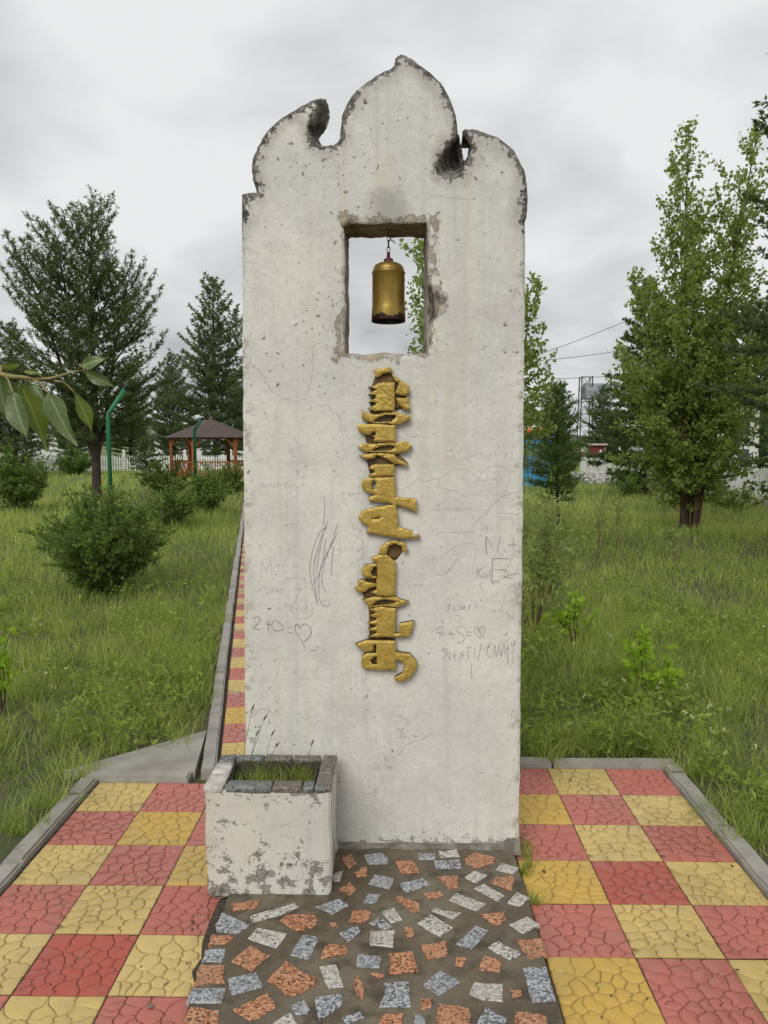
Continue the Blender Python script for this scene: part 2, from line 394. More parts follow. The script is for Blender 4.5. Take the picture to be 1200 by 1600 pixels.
STA = [('g', (260,600,300,525,470,605,395,655,265,645)), ('o', (235,665,340,665,370,690,330,715,215,725)), ('g', (200,750,325,745,300,830,175,825)),
 ('o', (160,850,310,845,310,960,130,965)), ('g', (115,990,320,990,300,1080,80,1075)), ('o', (110,1095,275,1120,280,1215,40,1215)), ('g', (330,930,505,890,550,980,355,1030)),
 ('o', (365,1115,575,1015,625,1105,470,1190)), ('w', (510,622,695,660,625,745,455,690)), ('o', (470,725,585,790,475,880,350,825)), ('g', (785,660,885,672,820,815,712,785)),
 ('o', (680,825,870,930,870,970,735,1035,690,1025,568,945)), ('o', (645,575,700,540,850,535,880,575,850,620,740,640)), ('w', (465,550,740,475,765,495,650,545,485,590)),
 ('g', (865,495,1010,440,1065,485,960,540)), ('o', (930,720,1050,735,1050,780,885,810)), ('w', (885,855,990,840,1030,975,940,990)), ('o', (1115,895,1150,960,1155,1055,1130,1055,1095,975)),
 ('g', (855,1050,1025,1020,1030,1085,885,1185)), ('g', (705,1095,795,1055,830,1120,810,1145,745,1145)), ('w', (620,1185,710,1135,760,1210,590,1210)), ('g', (1025,1170,1130,1130,1155,1165,1050,1210)),
 ('o', (350,480,530,455,520,495,370,520)), ('g', (1010,655,1110,610,1140,640,1060,710)), ('o', (1020,200,1080,170,1110,230,1060,260)), ('o', (1100,285,1160,265,1175,310,1120,315)),
 ('o', (1000,390,1060,345,1115,385,1070,425)), ('w', (965,300,1030,275,1010,340,970,340)), ('o', (945,590,985,585,995,615,955,620))]
STB = [('o', (205,200,300,195,340,260,230,265)), ('g', (330,155,425,155,425,190,330,190)), ('w', (440,145,545,135,560,175,450,178)), ('g', (415,195,560,190,570,238,425,240)),
 ('o', (585,190,640,150,760,180,740,205,660,240,590,215)), ('w', (790,208,885,235,855,270,755,245)), ('w', (640,252,712,275,650,320,585,290)), ('o', (755,285,860,275,850,360,735,320)),
 ('g', (90,272,198,295,170,355,55,325)), ('g', (220,325,350,292,405,325,265,375)), ('o', (430,285,545,278,555,345,500,350,465,310)), ('w', (690,325,805,390,765,420,638,350)),
 ('w', (540,372,705,435,650,472,497,415)), ('w', (875,370,945,400,890,450,820,430)), ('o', (355,375,460,365,465,395,380,405)), ('g', (25,430,45,380,125,385,95,430)),
 ('o', (200,405,220,390,335,425,345,475,300,480)), ('w', (125,480,195,455,245,520,180,540)), ('g', (60,540,115,505,188,560,140,578)), ('w', (65,585,200,582,190,675,63,662)),
 ('w', (420,455,470,470,565,485,520,517,405,475)), ('w', (400,493,520,565,450,617,325,543)), ('o', (675,490,805,475,810,525,755,555)), ('w', (928,502,1000,548,905,600,828,550)),
 ('g', (648,552,722,582,625,685,540,655)), ('w', (765,642,900,708,835,745,712,675)), ('o', (350,660,480,640,495,720,370,745)), ('o', (170,705,300,700,328,810,175,820)),
 ('o', (695,722,790,745,785,815,655,795)), ('o', (875,630,1010,625,1040,715,940,738,885,660)), ('g', (905,788,1035,785,1085,970,955,978)), ('g', (450,800,565,862,445,942,352,880)),
 ('w', (640,870,797,880,793,975,680,965,610,930)), ('g', (140,868,280,862,288,1003,112,1005,145,930)), ('o', (840,905,900,915,895,945,845,950)), ('o', (345,950,410,965,395,1005,345,1020)),
 ('o', (435,985,610,1005,620,1105,430,1105)), ('g', (705,1005,820,1070,800,1110,640,1110)), ('o', (870,1030,1030,1045,1040,1110,860,1110)), ('o', (135,1050,245,1045,245,1110,110,1110)),
 ('g', (310,1040,360,1055,380,1110,305,1110)), ('o', (545,725,600,735,575,780,530,770)), ('o', (60,810,150,820,120,850)), ('o', (255,560,300,565,305,610,258,618)),
 ('g', (-15,785,-5,712,128,722,118,787)), ('o', (-60,535,-30,475,40,470,78,480,60,515,20,540)), ('o', (10,235,45,230,50,280,5,280)), ('g', (30,165,120,150,165,175,160,215,50,215))]
def stone(c, pts, rs):
    """a chip of granite set in the cement, its arris slightly broken"""
    P = [Vector((p[0], p[1])) for p in pts]
    if sum(P[i].x * P[(i+1) % len(P)].y - P[(i+1) % len(P)].x * P[i].y for i in range(len(P))) < 0: P.reverse()
    ring = []
    for i in range(len(P)):
        a, b = P[i], P[(i+1) % len(P)]; n_ = 3
        for k in range(n_):
            q = a.lerp(b, k / n_); jj = .004 if c == 'o' else .0018
            ring.append(q + Vector((rs.uniform(-jj, jj), rs.uniform(-jj, jj))))
    n_ = len(ring); c0 = sum(ring, Vector((0, 0))) / n_; z = .0035 + rs.uniform(-.001, .002)
    v = [(p.x - c0.x, p.y - c0.y, -.01) for p in ring] + [(p.x - c0.x, p.y - c0.y, z - .0018) for p in ring]
    for p in ring:
        d = (c0 - p); d = d.normalized() * .003; v.append((p.x + d.x - c0.x, p.y + d.y - c0.y, z))
    f = [[r_*n_ + i, r_*n_ + (i+1) % n_, (r_+1)*n_ + (i+1) % n_, (r_+1)*n_ + i] for r_ in (0, 1) for i in range(n_)] + [[2*n_ + i for i in range(n_)]]
    o = link('granite_chip', mesh('granite_chip', v, f), GRAN[c], plat, (c0.x, c0.y, PZ))
    o.rotation_euler = (rs.uniform(-.012, .012), rs.uniform(-.012, .012), 0)
rs = random.Random(12)
for (lst, ox, k) in ((STA, 270, 310 / 1200), (STB, 560, 340 / 1200)):
    for c, q in lst:
        pts = [G(ox + k * q[i], 1290 + k * q[i + 1], PZ) for i in range(0, len(q), 2)]; stone(c, pts, rs)
for i in range(8):                                     # the platform goes on towards the viewer
    for j in range(7):
        cx, cy = pl + .10 + (pr_ - pl - .2) * j / 6 + rs.uniform(-.03, .03), G(600, 1600, PZ).y - .14 - i * .15 + rs.uniform(-.03, .03); a0 = rs.uniform(0, 3)
        w, h = rs.uniform(.035, .065), rs.uniform(.03, .05)
        stone(rs.choice('gwoo'), [Vector((cx + math.cos(a0)*x*w - math.sin(a0)*y*h, cy + math.sin(a0)*x*w + math.cos(a0)*y*h)) for x, y in ((-1, -1), (1, -.8), (.9, 1), (-.8, .9))], rs)

# ================================================================== MONUMENT
TH = .205; BACK = FRONT + TH
def und(x, z):
    return .0035 * mnoise.noise((x * 2.3, z * 2.3, 4)) + .0012 * mnoise.noise((x * 11, z * 11, 2))
Z1 = lambda X, Y: (360 + .4 * X, 60 + .4 * Y)
front_px, back_px = [], []
def addp(fp, bp=None):
    front_px.append(fp); back_px.append(bp)
def spl(pts, n=4):                                    # smooth curve through points
    out = []
    for i in range(len(pts) - 1):
        p0, p1, p2, p3 = pts[max(i-1, 0)], pts[i], pts[i+1], pts[min(i+2, len(pts)-1)]
        for k in range(n):
            t = k / n
            out.append(tuple(.5 * ((2*p1[a]) + (-p0[a]+p2[a])*t + (2*p0[a]-5*p1[a]+4*p2[a]-p3[a])*t*t + (-p0[a]+3*p1[a]-3*p2[a]+p3[a])*t**3) for a in range(2)))
    return out + [pts[-1]]
for i in range(41): addp((384.5 - 7.7 * i / 40 - (1.2 if i > 24 else 0) * 0, 1335 - (1335 - 301) * i / 40))
addp((388, 299.5)); addp((399, 298.5))
for p in spl([(97,585),(83,530),(84,480),(98,432),(122,385),(152,345),(190,310),(240,278),(290,250),(330,233),(356,227)]): addp(Z1(*p))
for a, b in zip(spl([(364,229),(362,250),(350,280),(330,325),(312,342),(308,362),(322,392),(346,412)]), spl([(376,240),(385,270),(388,300),(380,340),(366,366),(352,385),(347,395),(352,408)])): addp(Z1(*a), Z1(*b))
for p in spl([(372,414),(400,410),(420,396),(428,370),(432,320),(445,270),(470,225),(500,190),(545,155),(590,128),(628,110),(642,99)]): addp(Z1(*p))
for p in spl([(643,86),(648,68),(662,57),(682,59),(712,76),(750,104),(790,136),(822,168),(846,206),(866,252),(881,298),(889,340)]): addp(Z1(*p))
for a, b in zip(spl([(890,380),(875,400),(850,430),(827,465),(816,500),(822,524),(845,533),(880,525),(908,502)]), spl([(893,372),(895,388),(898,404),(901,420),(904,436),(907,452),(910,466),(914,478),(922,470)])): addp(Z1(*a), Z1(*b))
for a, b in zip(spl([(927,468),(938,428),(928,396),(910,372),(908,356)]), spl([(927,455),(930,425),(924,396),(909,375),(907,358)])): addp(Z1(*a), Z1(*b))
for p in spl([(918,350),(945,350),(990,359),(1040,379),(1085,409),(1120,448),(1145,498),(1158,548),(1163,605),(1161,680)]): addp(Z1(*p))
addp((823.5, 338)); addp((821.5, 346))
for i in range(41): addp((821.5 - 10.3 * i / 40, 360 + (1335 - 360) * i / 40))
def w2(px, y): p = D(px[0], px[1], y); return Vector((p.x, p.z))
FO = [w2(p, FRONT) for p in front_px]
BO = [w2(b, BACK) if b else f for f, b in zip(FO, back_px)]
jr = random.Random(2)
for i, p in enumerate(FO):                            # chipped arris
    j = Vector((jr.uniform(-1, 1), jr.uniform(-1, 1))) * .0022
    FO[i] = p + j; BO[i] = BO[i] + j * .7
for p in (FO[0], BO[0], FO[-1], BO[-1]): p.y = -.03
wl = [(540,552),(539,520),(541,480),(539,440),(541,400),(538,372),(536,352),(560,348),(585,350),(610,346),(640,349),(667,347),(668,370),(667,400),(669,428),(672,445),(678,458),(681,475),(679,495),(673,515),(668,530),(667,551),(640,554),(600,551),(570,554)]
wb = [(0,0)] * len(wl)
def dens(pts, m=3):
    o = []
    for i in range(len(pts)):
        a, b = pts[i], pts[(i+1) % len(pts)]
        for k in range(m): o.append((a[0] + (b[0]-a[0])*k/m, a[1] + (b[1]-a[1])*k/m))
    return o
WF = [w2(p, FRONT) for p in dens(wl)]
WF = [p + Vector((jr.uniform(-1, 1), jr.uniform(-1, 1))) * .0025 for p in WF]
c0, c1 = w2((540.5, 552), FRONT), w2((667.5, 349), FRONT)
WB = [Vector((min(max(p.x, c0.x), c1.x - .006), min(max(p.y, c0.y), c1.y))) + Vector((jr.uniform(-1, 1), jr.uniform(-1, 1))) * .003 for p in WF]
def inside(P, x, y):
    n_ = len(P); c = np.zeros(len(x), bool); j = n_ - 1
    for i in range(n_):
        a, b = P[i], P[j]
        if a.y != b.y: c ^= ((a.y > y) != (b.y > y)) & (x < (b.x - a.x) * (y - a.y) / (b.y - a.y) + a.x)
        j = i
    return c
def segdist(P, x, y):
    d = np.full(len(x), 9.)
    for i in range(len(P)):
        a, b = P[i], P[(i+1) % len(P)]; ab = b - a; l2 = max(ab.length_squared, 1e-12)
        t = np.clip(((x - a.x) * ab.x + (y - a.y) * ab.y) / l2, 0, 1); d = np.minimum(d, np.hypot(x - a.x - t * ab.x, y - a.y - t * ab.y))
    return d
def face(outer, hole, step):
    xs = [p.x for p in outer]; zs = [p.y for p in outer]
    gx, gz = np.meshgrid(np.arange(min(xs), max(xs), step), np.arange(min(zs), max(zs), step)); gx = gx.ravel(); gz = gz.ravel()
    rg = np.random.default_rng(1); gx = gx + rg.uniform(-.2, .2, len(gx)) * step; gz = gz + rg.uniform(-.2, .2, len(gz)) * step
    k = inside(outer, gx, gz) & ~inside(hole, gx, gz) & (segdist(outer, gx, gz) > step * .45) & (segdist(hole, gx, gz) > step * .45); gx, gz = gx[k], gz[k]
    for off in (.006, .013, .022):                    # rings that carry the rounded arris
        for P, sgn in ((outer, 1), (hole, -1)):
            pass
    V = list(outer) + list(hole) + [Vector((a, b)) for a, b in zip(gx, gz)]; n_, h_ = len(outer), len(hole)
    E = [(i, (i+1) % n_) for i in range(n_)] + [(n_ + i, n_ + (i+1) % h_) for i in range(h_)]
    r_ = geometry.delaunay_2d_cdt(V, E, [], 0, 1e-6)
    vo, fo = r_[0], r_[2]; P = np.array([(v.x, v.y) for v in vo]); F = np.array([list(f) for f in fo])
    c = P[F].mean(1); ok = inside(outer, c[:, 0], c[:, 1]) & ~inside(hole, c[:, 0], c[:, 1])
    return P, F[ok]
P, F = face(FO, WF, .014)
do = segdist(FO, P[:, 0], P[:, 1]); dw = segdist(WF, P[:, 0], P[:, 1])
ye = np.array([und(a, b) for a, b in P])
rr = .016; bev = lambda d: np.where(d < rr, rr - np.sqrt(np.maximum(0, rr**2 - (rr - d)**2)), 0)
yy = FRONT + ye + bev(do) * np.where(P[:, 1] > 2.3, 1., .45) + bev(dw) * .5
V = [(a, c, b) for (a, b), c in zip(P, yy)]; FF = [list(f) for f in F]; wear = list(np.clip(1 - do / .11, 0, 1))
def rims(front, back, flip):
    b0 = len(V); n_ = len(front); yf = [FRONT + und(p.x, p.y) + rr * (1. if p.y > 2.3 else .45) for p in front]
    if flip: yf = [FRONT + und(p.x, p.y) + rr * .5 for p in front]
    for t in (0, .15, .4, .7, 1):
        for i, (p, q) in enumerate(zip(front, back)):
            m = p.lerp(q, t); V.append((m.x, yf[i] + (BACK - yf[i]) * t, m.y)); wear.append(1.)
    for r_ in range(4):
        for i in range(n_):
            q = [b0 + r_*n_ + i, b0 + r_*n_ + (i+1) % n_, b0 + (r_+1)*n_ + (i+1) % n_, b0 + (r_+1)*n_ + i]
            FF.append(q[::-1] if flip else q)
rims(FO, BO, False); rims(WF, WB, True)
P2, F2 = face(BO, WB, .08); b0 = len(V)
V += [(a, BACK, b) for a, b in P2]; FF += [[b0 + i for i in f][::-1] for f in F2]; wear += [.3] * len(P2)
me = mesh('wall', V, FF, {'wear': wear})
bm = bmesh.new(); bm.from_mesh(me); bmesh.ops.remove_doubles(bm, verts=bm.verts, dist=.0004); bmesh.ops.recalc_face_normals(bm, faces=bm.faces); bm.to_mesh(me); bm.free()
me.polygons.foreach_set('use_smooth', [True] * len(me.polygons))
me.set_sharp_from_angle(angle=R(50))
def mat_plaster(name, win=None, zb=.0, planter=False):
    t = NT(name); p = t.pos(); s3 = t.n('ShaderNodeSeparateXYZ', {0: p}); z = s3.outputs[2]; x = s3.outputs[0]
    big = t.noise(p, 1.6, 5, .6); mid = t.noise(p, 9, 6, .62); fine = t.noise(p, 45, 6, .65)
    col = t.mix(t.step(big, .35, .65), (.71, .705, .64), (.60, .605, .56))
    col = t.mix(t.math('MULTIPLY', t.step(t.noise(p, 6, 8, .72), .45, .68), .6), col, (.52, .515, .475))
    col = t.mix(t.math('MULTIPLY', t.step(t.noise(p, 55, 7, .75), .48, .66), .38), col, (.43, .425, .39)); col = t.mix(t.math('MULTIPLY', t.step(t.noise(p, 33, 7, .72), .54, .70), .4), col, (.80, .79, .73))
    if planter: col = t.mix(.35, col, (.50, .47, .40))
    # rain runs, stretched down the face
    run = t.noise(t.pos((9, 9, .55)), 1.3, 6, .6)
    col = t.mix(t.math('MULTIPLY', t.step(run, .50, .70), .36), col, (.56, .49, .36))
    run2 = t.noise(t.pos((17, 17, .8)), 1.0, 6, .6)
    col = t.mix(t.math('MULTIPLY', t.step(run2, .50, .70), .42), col, (.45, .46, .45))
    # flaked specks where the limewash is gone
    spk = t.noise(p, 38, 5, .62); den = t.noise(p, 2.6, 4, .6)
    thr = t.math('SUBTRACT', .70, t.math('ADD', t.math('MULTIPLY', t.step(den, .40, .68), .06), t.math('MULTIPLY', t.step(z, 1.3, 2.6), .022)))
    m1 = t.math('GREATER_THAN', spk, thr)
    spk2 = t.noise(p, 85, 3, .55); m2 = t.math('GREATER_THAN', spk2, .70)
    hide = (.10, .095, .085)
    hgt = t.math('SUBTRACT', t.math('ADD', t.math('MULTIPLY', fine, .35), t.math('MULTIPLY', mid, .8)), t.math('MULTIPLY', m1, .5))
    # cracks
    wv = t.n('ShaderNodeVectorMath', {0: p, 1: t.n('ShaderNodeVectorMath', {0: t.noise(p, 5, 5, .6, out='Color'), 1: (.22, .22, .22)}, operation='MULTIPLY').outputs[0]}, operation='ADD').outputs[0]
    ck = t.n('ShaderNodeTexVoronoi', {'Vector': wv, 'Scale': 1.9}, feature='DISTANCE_TO_EDGE').outputs[0]
    crk = t.math('MULTIPLY', t.math('LESS_THAN', ck, .0017), t.step(t.noise(p, 2.1, 3), .56, .64))
    col = t.mix(t.math('MULTIPLY', crk, .45), col, (.28, .26, .22)); hgt = t.math('SUBTRACT', hgt, t.math('MULTIPLY', crk, .5))
    if not planter:
        w = t.math('MULTIPLY', t.attr('wear'), t.step(z, 2.30, 2.60))
        wn_ = t.math('ADD', t.math('MULTIPLY', t.math('POWER', w, 1.6), .50), t.math('MULTIPLY', t.noise(p, 30, 8, .74), .9))
        wm = t.step(wn_, .80, .86)
        wide = t.math('MULTIPLY', t.step(t.math('ADD', t.math('MULTIPLY', w, .5), t.math('MULTIPLY', t.noise(p, 7, 5), .8)), .55, .85), .55)
        col = t.mix(wide, col, (.36, .35, .32))
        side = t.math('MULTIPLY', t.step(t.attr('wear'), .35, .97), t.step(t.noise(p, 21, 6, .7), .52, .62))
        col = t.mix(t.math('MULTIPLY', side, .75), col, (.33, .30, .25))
        wcol = t.mix(t.step(t.noise(p, 33, 5, .7), .40, .62), (.055, .051, .046), (.235, .225, .205))
        col = t.mix(wm, col, wcol); hgt = t.math('SUBTRACT', hgt, t.math('MULTIPLY', wm, .6))
    if win:
        cx, cz_, hw, hh = win
        sd = t.math('MAXIMUM', t.math('SUBTRACT', t.math('ABSOLUTE', t.math('SUBTRACT', x, cx)), hw), t.math('SUBTRACT', t.math('ABSOLUTE', t.math('SUBTRACT', z, cz_)), hh))
        pr2 = t.step(sd, .115, -.01)
        bn = t.math('ADD', t.math('ADD', t.math('MULTIPLY', pr2, .30), t.math('MULTIPLY', t.noise(p, 4.5, 3), .35)), t.math('MULTIPLY', t.noise(t.pos((1, 1, .6)), 21, 8, .72), .85))
        bmask = t.math('MULTIPLY', t.step(bn, .845, .91), .85)
        brn = t.mix(t.step(t.noise(p, 14, 5, .7), .40, .62), (.34, .265, .175), (.50, .45, .375))
        brn = t.mix(t.step(t.noise(p, 30, 5, .7), .54, .66), brn, (.09, .075, .06))
        col = t.mix(bmask, col, brn); hgt = t.math('SUBTRACT', hgt, t.math('MULTIPLY', bmask, .7))
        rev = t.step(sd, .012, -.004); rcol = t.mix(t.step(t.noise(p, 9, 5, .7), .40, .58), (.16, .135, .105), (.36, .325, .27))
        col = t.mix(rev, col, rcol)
        cd = t.n('ShaderNodeVectorMath', {0: p, 1: CHIP}, operation='DISTANCE').outputs['Value']; cm_ = t.step(t.math('ADD', cd, t.math('MULTIPLY', t.noise(p, 24, 5, .7), .09)), .135, .105)
        col = t.mix(t.math('MULTIPLY', cm_, .9), col, t.mix(t.step(t.noise(p, 28, 5), .42, .6), (.05, .036, .028), (.27, .22, .17)))
        cmt = t.n('ShaderNodeVectorMath', {0: p, 1: CEMP}, operation='DISTANCE').outputs['Value']; col = t.mix(t.math('MULTIPLY', t.step(t.math('ADD', cmt, t.math('MULTIPLY', t.noise(p, 13, 6, .7), .16)), .20, .10), .7), col, (.30, .30, .285))
    # damp, moss-dark foot
    ft_ = t.math('ADD', t.math('MULTIPLY', t.step(z, zb + .16, zb - .02), .5), t.noise(p, 30, 7, .72)) if not planter else t.math('ADD', t.math('ADD', t.math('MULTIPLY', t.step(z, .30, .05), .10), t.math('MULTIPLY', t.step(z, .36, .43), .085)), t.noise(p, 15, 9, .74))
    fm = t.math('MULTIPLY', t.step(ft_, .93, 1.03), .8) if not planter else t.math('MULTIPLY', t.step(ft_, .60, .64), .92)
    fcol = t.mix(t.step(t.noise(p, 60, 6, .75), .40, .60), (.085, .08, .068), (.30, .285, .25))
    col = t.mix(fm, col, fcol); hgt = t.math('SUBTRACT', hgt, t.math('MULTIPLY', fm, .5))
    col = t.mix(t.math('MULTIPLY', m1, .9), col, t.mix(fine, (.05, .045, .04), (.27, .24, .2))); col = t.mix(t.math('MULTIPLY', m2, .55), col, hide)
    t.principled(col, .82, t.bump(hgt, .8, .008), spec=.3); return t.m
CHIP = D(673, 476, FRONT + .05); CEMP = D(608, 322, FRONT)
wc = ((c0.x + c1.x) / 2, (c0.y + c1.y) / 2, (c1.x - c0.x) / 2, (c1.y - c0.y) / 2)
M_PLA = mat_plaster('weathered_limewash', wc, .03)
MX = (FO[0].x + FO[-1].x) / 2
mon = empty('monument', (MX, FRONT + TH / 2, 0))
tag(mon, 'tall whitewashed flame-topped stele with a square opening and gilt vertical script', 'monument')
def put(o): o.location = -mon.location; return o
put(link('wall', me, M_PLA, mon))
# plinth fillet of rough mortar along the foot
v, f = [], []; nn = 46
for i in range(nn):
    x = FO[0].x + (FO[-1].x - FO[0].x) * i / (nn - 1); a = .5 + .5 * mnoise.noise((x * 9, 0, 0)); b = .5 + .5 * mnoise.noise((x * 31, 5, 0))
    hgt = .006 + .014 * a + .012 * b + (.028 if i > nn - 4 else 0); dp = .004 + .022 * a + .008 * b + (.014 if i > nn - 4 else 0)
    v += [(x, FRONT + .01, PZ + hgt), (x, FRONT - dp * .45, PZ + hgt * .75), (x, FRONT - dp, PZ + .006), (x, FRONT - dp - .012, PZ - .012)]
for i in range(nn - 1):
    for k in range(3): f.append([i*4 + k, i*4 + k + 1, i*4 + 4 + k + 1, i*4 + 4 + k])
put(link('mortar_foot', mesh('mortar_foot', v, f, smooth=True), simple('rough_mortar', (.27, .25, .21), (.12, .11, .09), 22, .85, .8), mon))

# ------------------------------------------------------------------ gilt vertical script
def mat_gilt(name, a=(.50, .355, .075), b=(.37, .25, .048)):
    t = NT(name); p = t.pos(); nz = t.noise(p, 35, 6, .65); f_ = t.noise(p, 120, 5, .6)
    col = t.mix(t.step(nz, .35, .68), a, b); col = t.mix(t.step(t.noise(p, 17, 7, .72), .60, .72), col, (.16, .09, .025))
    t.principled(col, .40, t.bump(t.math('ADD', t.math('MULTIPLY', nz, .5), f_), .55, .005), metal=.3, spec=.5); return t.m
M_GILT = mat_gilt('gilt_paint'); M_GILT2 = mat_gilt('gilt_paint_dark', (.17, .105, .03), (.07, .042, .018))  # second gilt is a darker brown, for letter sides and backing plates
ZA = lambda q: [(530 + .1625 * q[i], 560 + .1625 * q[i+1]) for i in range(0, len(q), 2)]
ZB = lambda q: [(530 + .1687 * q[i], 810 + .1687 * q[i+1]) for i in range(0, len(q), 2)]
PX = lambda q: [(q[i], q[i+1]) for i in range(0, len(q), 2)]
LET = [(ZA, (335,110,490,92,515,125,490,140,420,155,370,190,350,175), None),
 (ZA, (500,140,540,180,610,230,665,260,682,340,640,362,545,345,545,310,570,250,530,210), None),
 (ZA, (380,240,530,238,532,512,350,508,275,480,350,450,350,425,280,420,350,390,350,360,275,345,352,318,352,300,283,275,350,262), None),
 (ZA, (545,390,660,380,685,490,650,505,600,470,565,440), None),
 (ZA, (215,565,220,490,260,525,350,545,430,525,550,520,680,555,675,600,540,640,460,624,350,624,260,600), (340,598,400,556,480,541,540,548,545,575,500,608,420,612,340,612)),
 (ZA, (172,650,200,632,360,632,540,646,545,798,340,805,330,780,350,760,310,750,355,735,350,700,290,735,240,725,190,700), None),
 (ZA, (180,845,240,815,330,825,420,810,545,804,640,795,700,840,660,890,545,915,430,898,350,898,260,897,205,870), (310,887,380,850,470,831,530,838,535,860,490,885,400,888)),
 (ZA, (195,930,360,908,530,918,555,960,665,1015,630,1027,530,1008,450,960,370,930,330,960,270,970), None),
 (ZA, (285,1050,330,1020,530,1018,532,1126,330,1136,280,1115,340,1100,345,1080), None),
 (ZA, (215,1190,250,1150,350,1140,535,1132,545,1330,740,1345,750,1475,690,1450,560,1405,540,1420,490,1385,370,1375,280,1360,290,1330,355,1310,260,1280,220,1240), (310,1210,335,1165,355,1190,350,1250,325,1260)),
 (PX, (560,807,566,797,584,792,617,787.5,621,800,622,822,630,824,648,831,656,836,650,840,625,840,600,835,572,831,577,823,563,813), (582,810,596,806,593,809.5)),
 (ZB, (365,310,390,250,450,205,520,195,600,215,635,280,590,300,575,250,520,225,460,245,440,310,400,328), None),
 (ZB, (300,355,370,330,440,325,490,370,525,400,520,705,420,712,345,700,290,672,345,648,345,560,352,545,352,405,310,390), None),
 (ZB, (210,470,240,420,350,408,350,436,320,440,295,490,310,520,350,524,346,545,250,540,215,510), None),
 (ZB, (140,640,180,620,170,570,210,548,265,580,340,590,340,610,270,640,240,665,180,670), None),
 (ZB, (215,740,330,715,420,720,510,712,560,735,645,760,590,790,540,812,400,798,280,816,260,780), (295,803,350,756,420,737,500,748,540,764,480,780,370,792)),
 (ZB, (270,824,400,806,525,818,520,1050,555,1050,560,960,695,935,655,1080,530,1085,400,1085,260,1085,345,1050,345,1035,265,1015,345,985,340,975,260,955,345,925,345,910,275,885,345,860), None),
 (ZB, (150,1150,260,1110,520,1115,525,1220,560,1225,660,1240,720,1310,715,1370,660,1450,580,1495,510,1480,520,1450,580,1420,605,1370,590,1310,525,1290,520,1385,340,1385,220,1370,205,1330,215,1260,260,1230,345,1228,345,1150,320,1155,315,1210,250,1220,190,1180), (290,1300,320,1265,350,1265,350,1335,310,1335))]
BASE = [(ZA, (350,150,500,130,560,230,640,300,650,470,540,500,535,760,545,900,660,1000,530,1040,520,1140,300,1140,270,1000,230,940,300,880,260,800,240,700,270,610,300,520,310,280)),
        (ZB, (440,310,450,240,520,222,580,250,585,310,530,380,440,380)), (ZB, (215,690,330,600,500,650,530,800,520,1110,280,1130,275,800,240,750)),
        (ZB, (240,440,350,400,360,560,300,640,240,560)), (ZB, (240,1200,350,1140,360,1360,260,1360))]
ins = empty('inscription'); ins.parent = mon; ins.location = (0, 0, 0); ins['label'] = 'gilt raised vertical script'
def plate(name, pts, hole, y0, y1, mat, rough, seed):
    ro = random.Random(seed)
    def loop(q):
        o = []
        for i in range(len(q)):
            a, b = Vector(q[i]), Vector(q[(i+1) % len(q)]); n_ = max(1, int((b - a).length / 4))
            for k in range(n_):
                p = a.lerp(b, k / n_); o.append(Vector((p.x + ro.uniform(-.35, .35) * rough, p.y + ro.uniform(-.35, .35) * rough)))
        return [w2(p, FRONT) for p in o]
    A = loop(pts); H = loop(hole) if hole else []
    n_, h_ = len(A), len(H)
    xs = [p.x for p in A]; zs = [p.y for p in A]; st = .0085
    gx, gz = np.meshgrid(np.arange(min(xs), max(xs), st), np.arange(min(zs), max(zs), st)); gx = gx.ravel(); gz = gz.ravel()
    k = inside(A, gx, gz) & (segdist(A, gx, gz) > .005)
    if H: k &= ~inside(H, gx, gz) & (segdist(H, gx, gz) > .004)
    VV = A + H + [Vector((a, b)) for a, b in zip(gx[k], gz[k])]
    E = [(i, (i+1) % n_) for i in range(n_)] + [(n_ + i, n_ + (i+1) % h_) for i in range(h_)]
    rr_ = geometry.delaunay_2d_cdt(VV, E, [], 0, 1e-7); P = np.array([(q.x, q.y) for q in rr_[0]]); F = np.array([list(q) for q in rr_[2]])
    c = P[F].mean(1); ok = inside(A, c[:, 0], c[:, 1])
    if H: ok &= ~inside(H, c[:, 0], c[:, 1])
    F = F[ok]; d = segdist(A, P[:, 0], P[:, 1])
    if H: d = np.minimum(d, segdist(H, P[:, 0], P[:, 1]))
    V, Fs = [], []
    for (a, b), dd in zip(P, d):
        V.append((a, FRONT - y1 + (.0035 if dd < .002 else 0) + .0011 * rough * mnoise.noise((a * 75, b * 75, seed)) + .0015 * mnoise.noise((a * 14, b * 14, seed)), b))
    Fs += [list(q) for q in F]
    for Lp, fl in ((A, 0), (H, 1)):
        b0 = len(V); m = len(Lp)
        for yv, gr in ((FRONT - y1 + .0035, 0), (FRONT + .004, .0035)):
            for p in Lp: V.append((p.x, yv, p.y))
        for i in range(m): Fs.append([b0 + i, b0 + (i+1) % m, b0 + m + (i+1) % m, b0 + m + i])
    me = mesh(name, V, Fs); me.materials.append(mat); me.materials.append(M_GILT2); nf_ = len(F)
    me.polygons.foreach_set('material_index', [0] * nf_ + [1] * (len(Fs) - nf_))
    bm = bmesh.new(); bm.from_mesh(me); bmesh.ops.remove_doubles(bm, verts=bm.verts, dist=.0006); bmesh.ops.recalc_face_normals(bm, faces=bm.faces); bm.to_mesh(me); bm.free()
    o = link(name, me, mat, ins); o.location = -mon.location; return o
for i, (fn, q, h) in enumerate(LET): plate('letter_stroke', fn(q), fn(h) if h else None, 0, .027 + .003 * (i % 3), M_GILT, 1.0 if i > 3 else 2.2, i + 1)
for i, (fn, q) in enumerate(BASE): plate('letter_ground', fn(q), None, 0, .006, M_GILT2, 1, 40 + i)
# broken white tip at the end of one stroke
o = MB().box((0, 0, 0), (.016, .018, .014), .2, .3).build('broken_tip', simple('bare_plaster', (.7, .68, .62)), mon); p = D(648, 834, FRONT - .022); o.location = p - mon.location

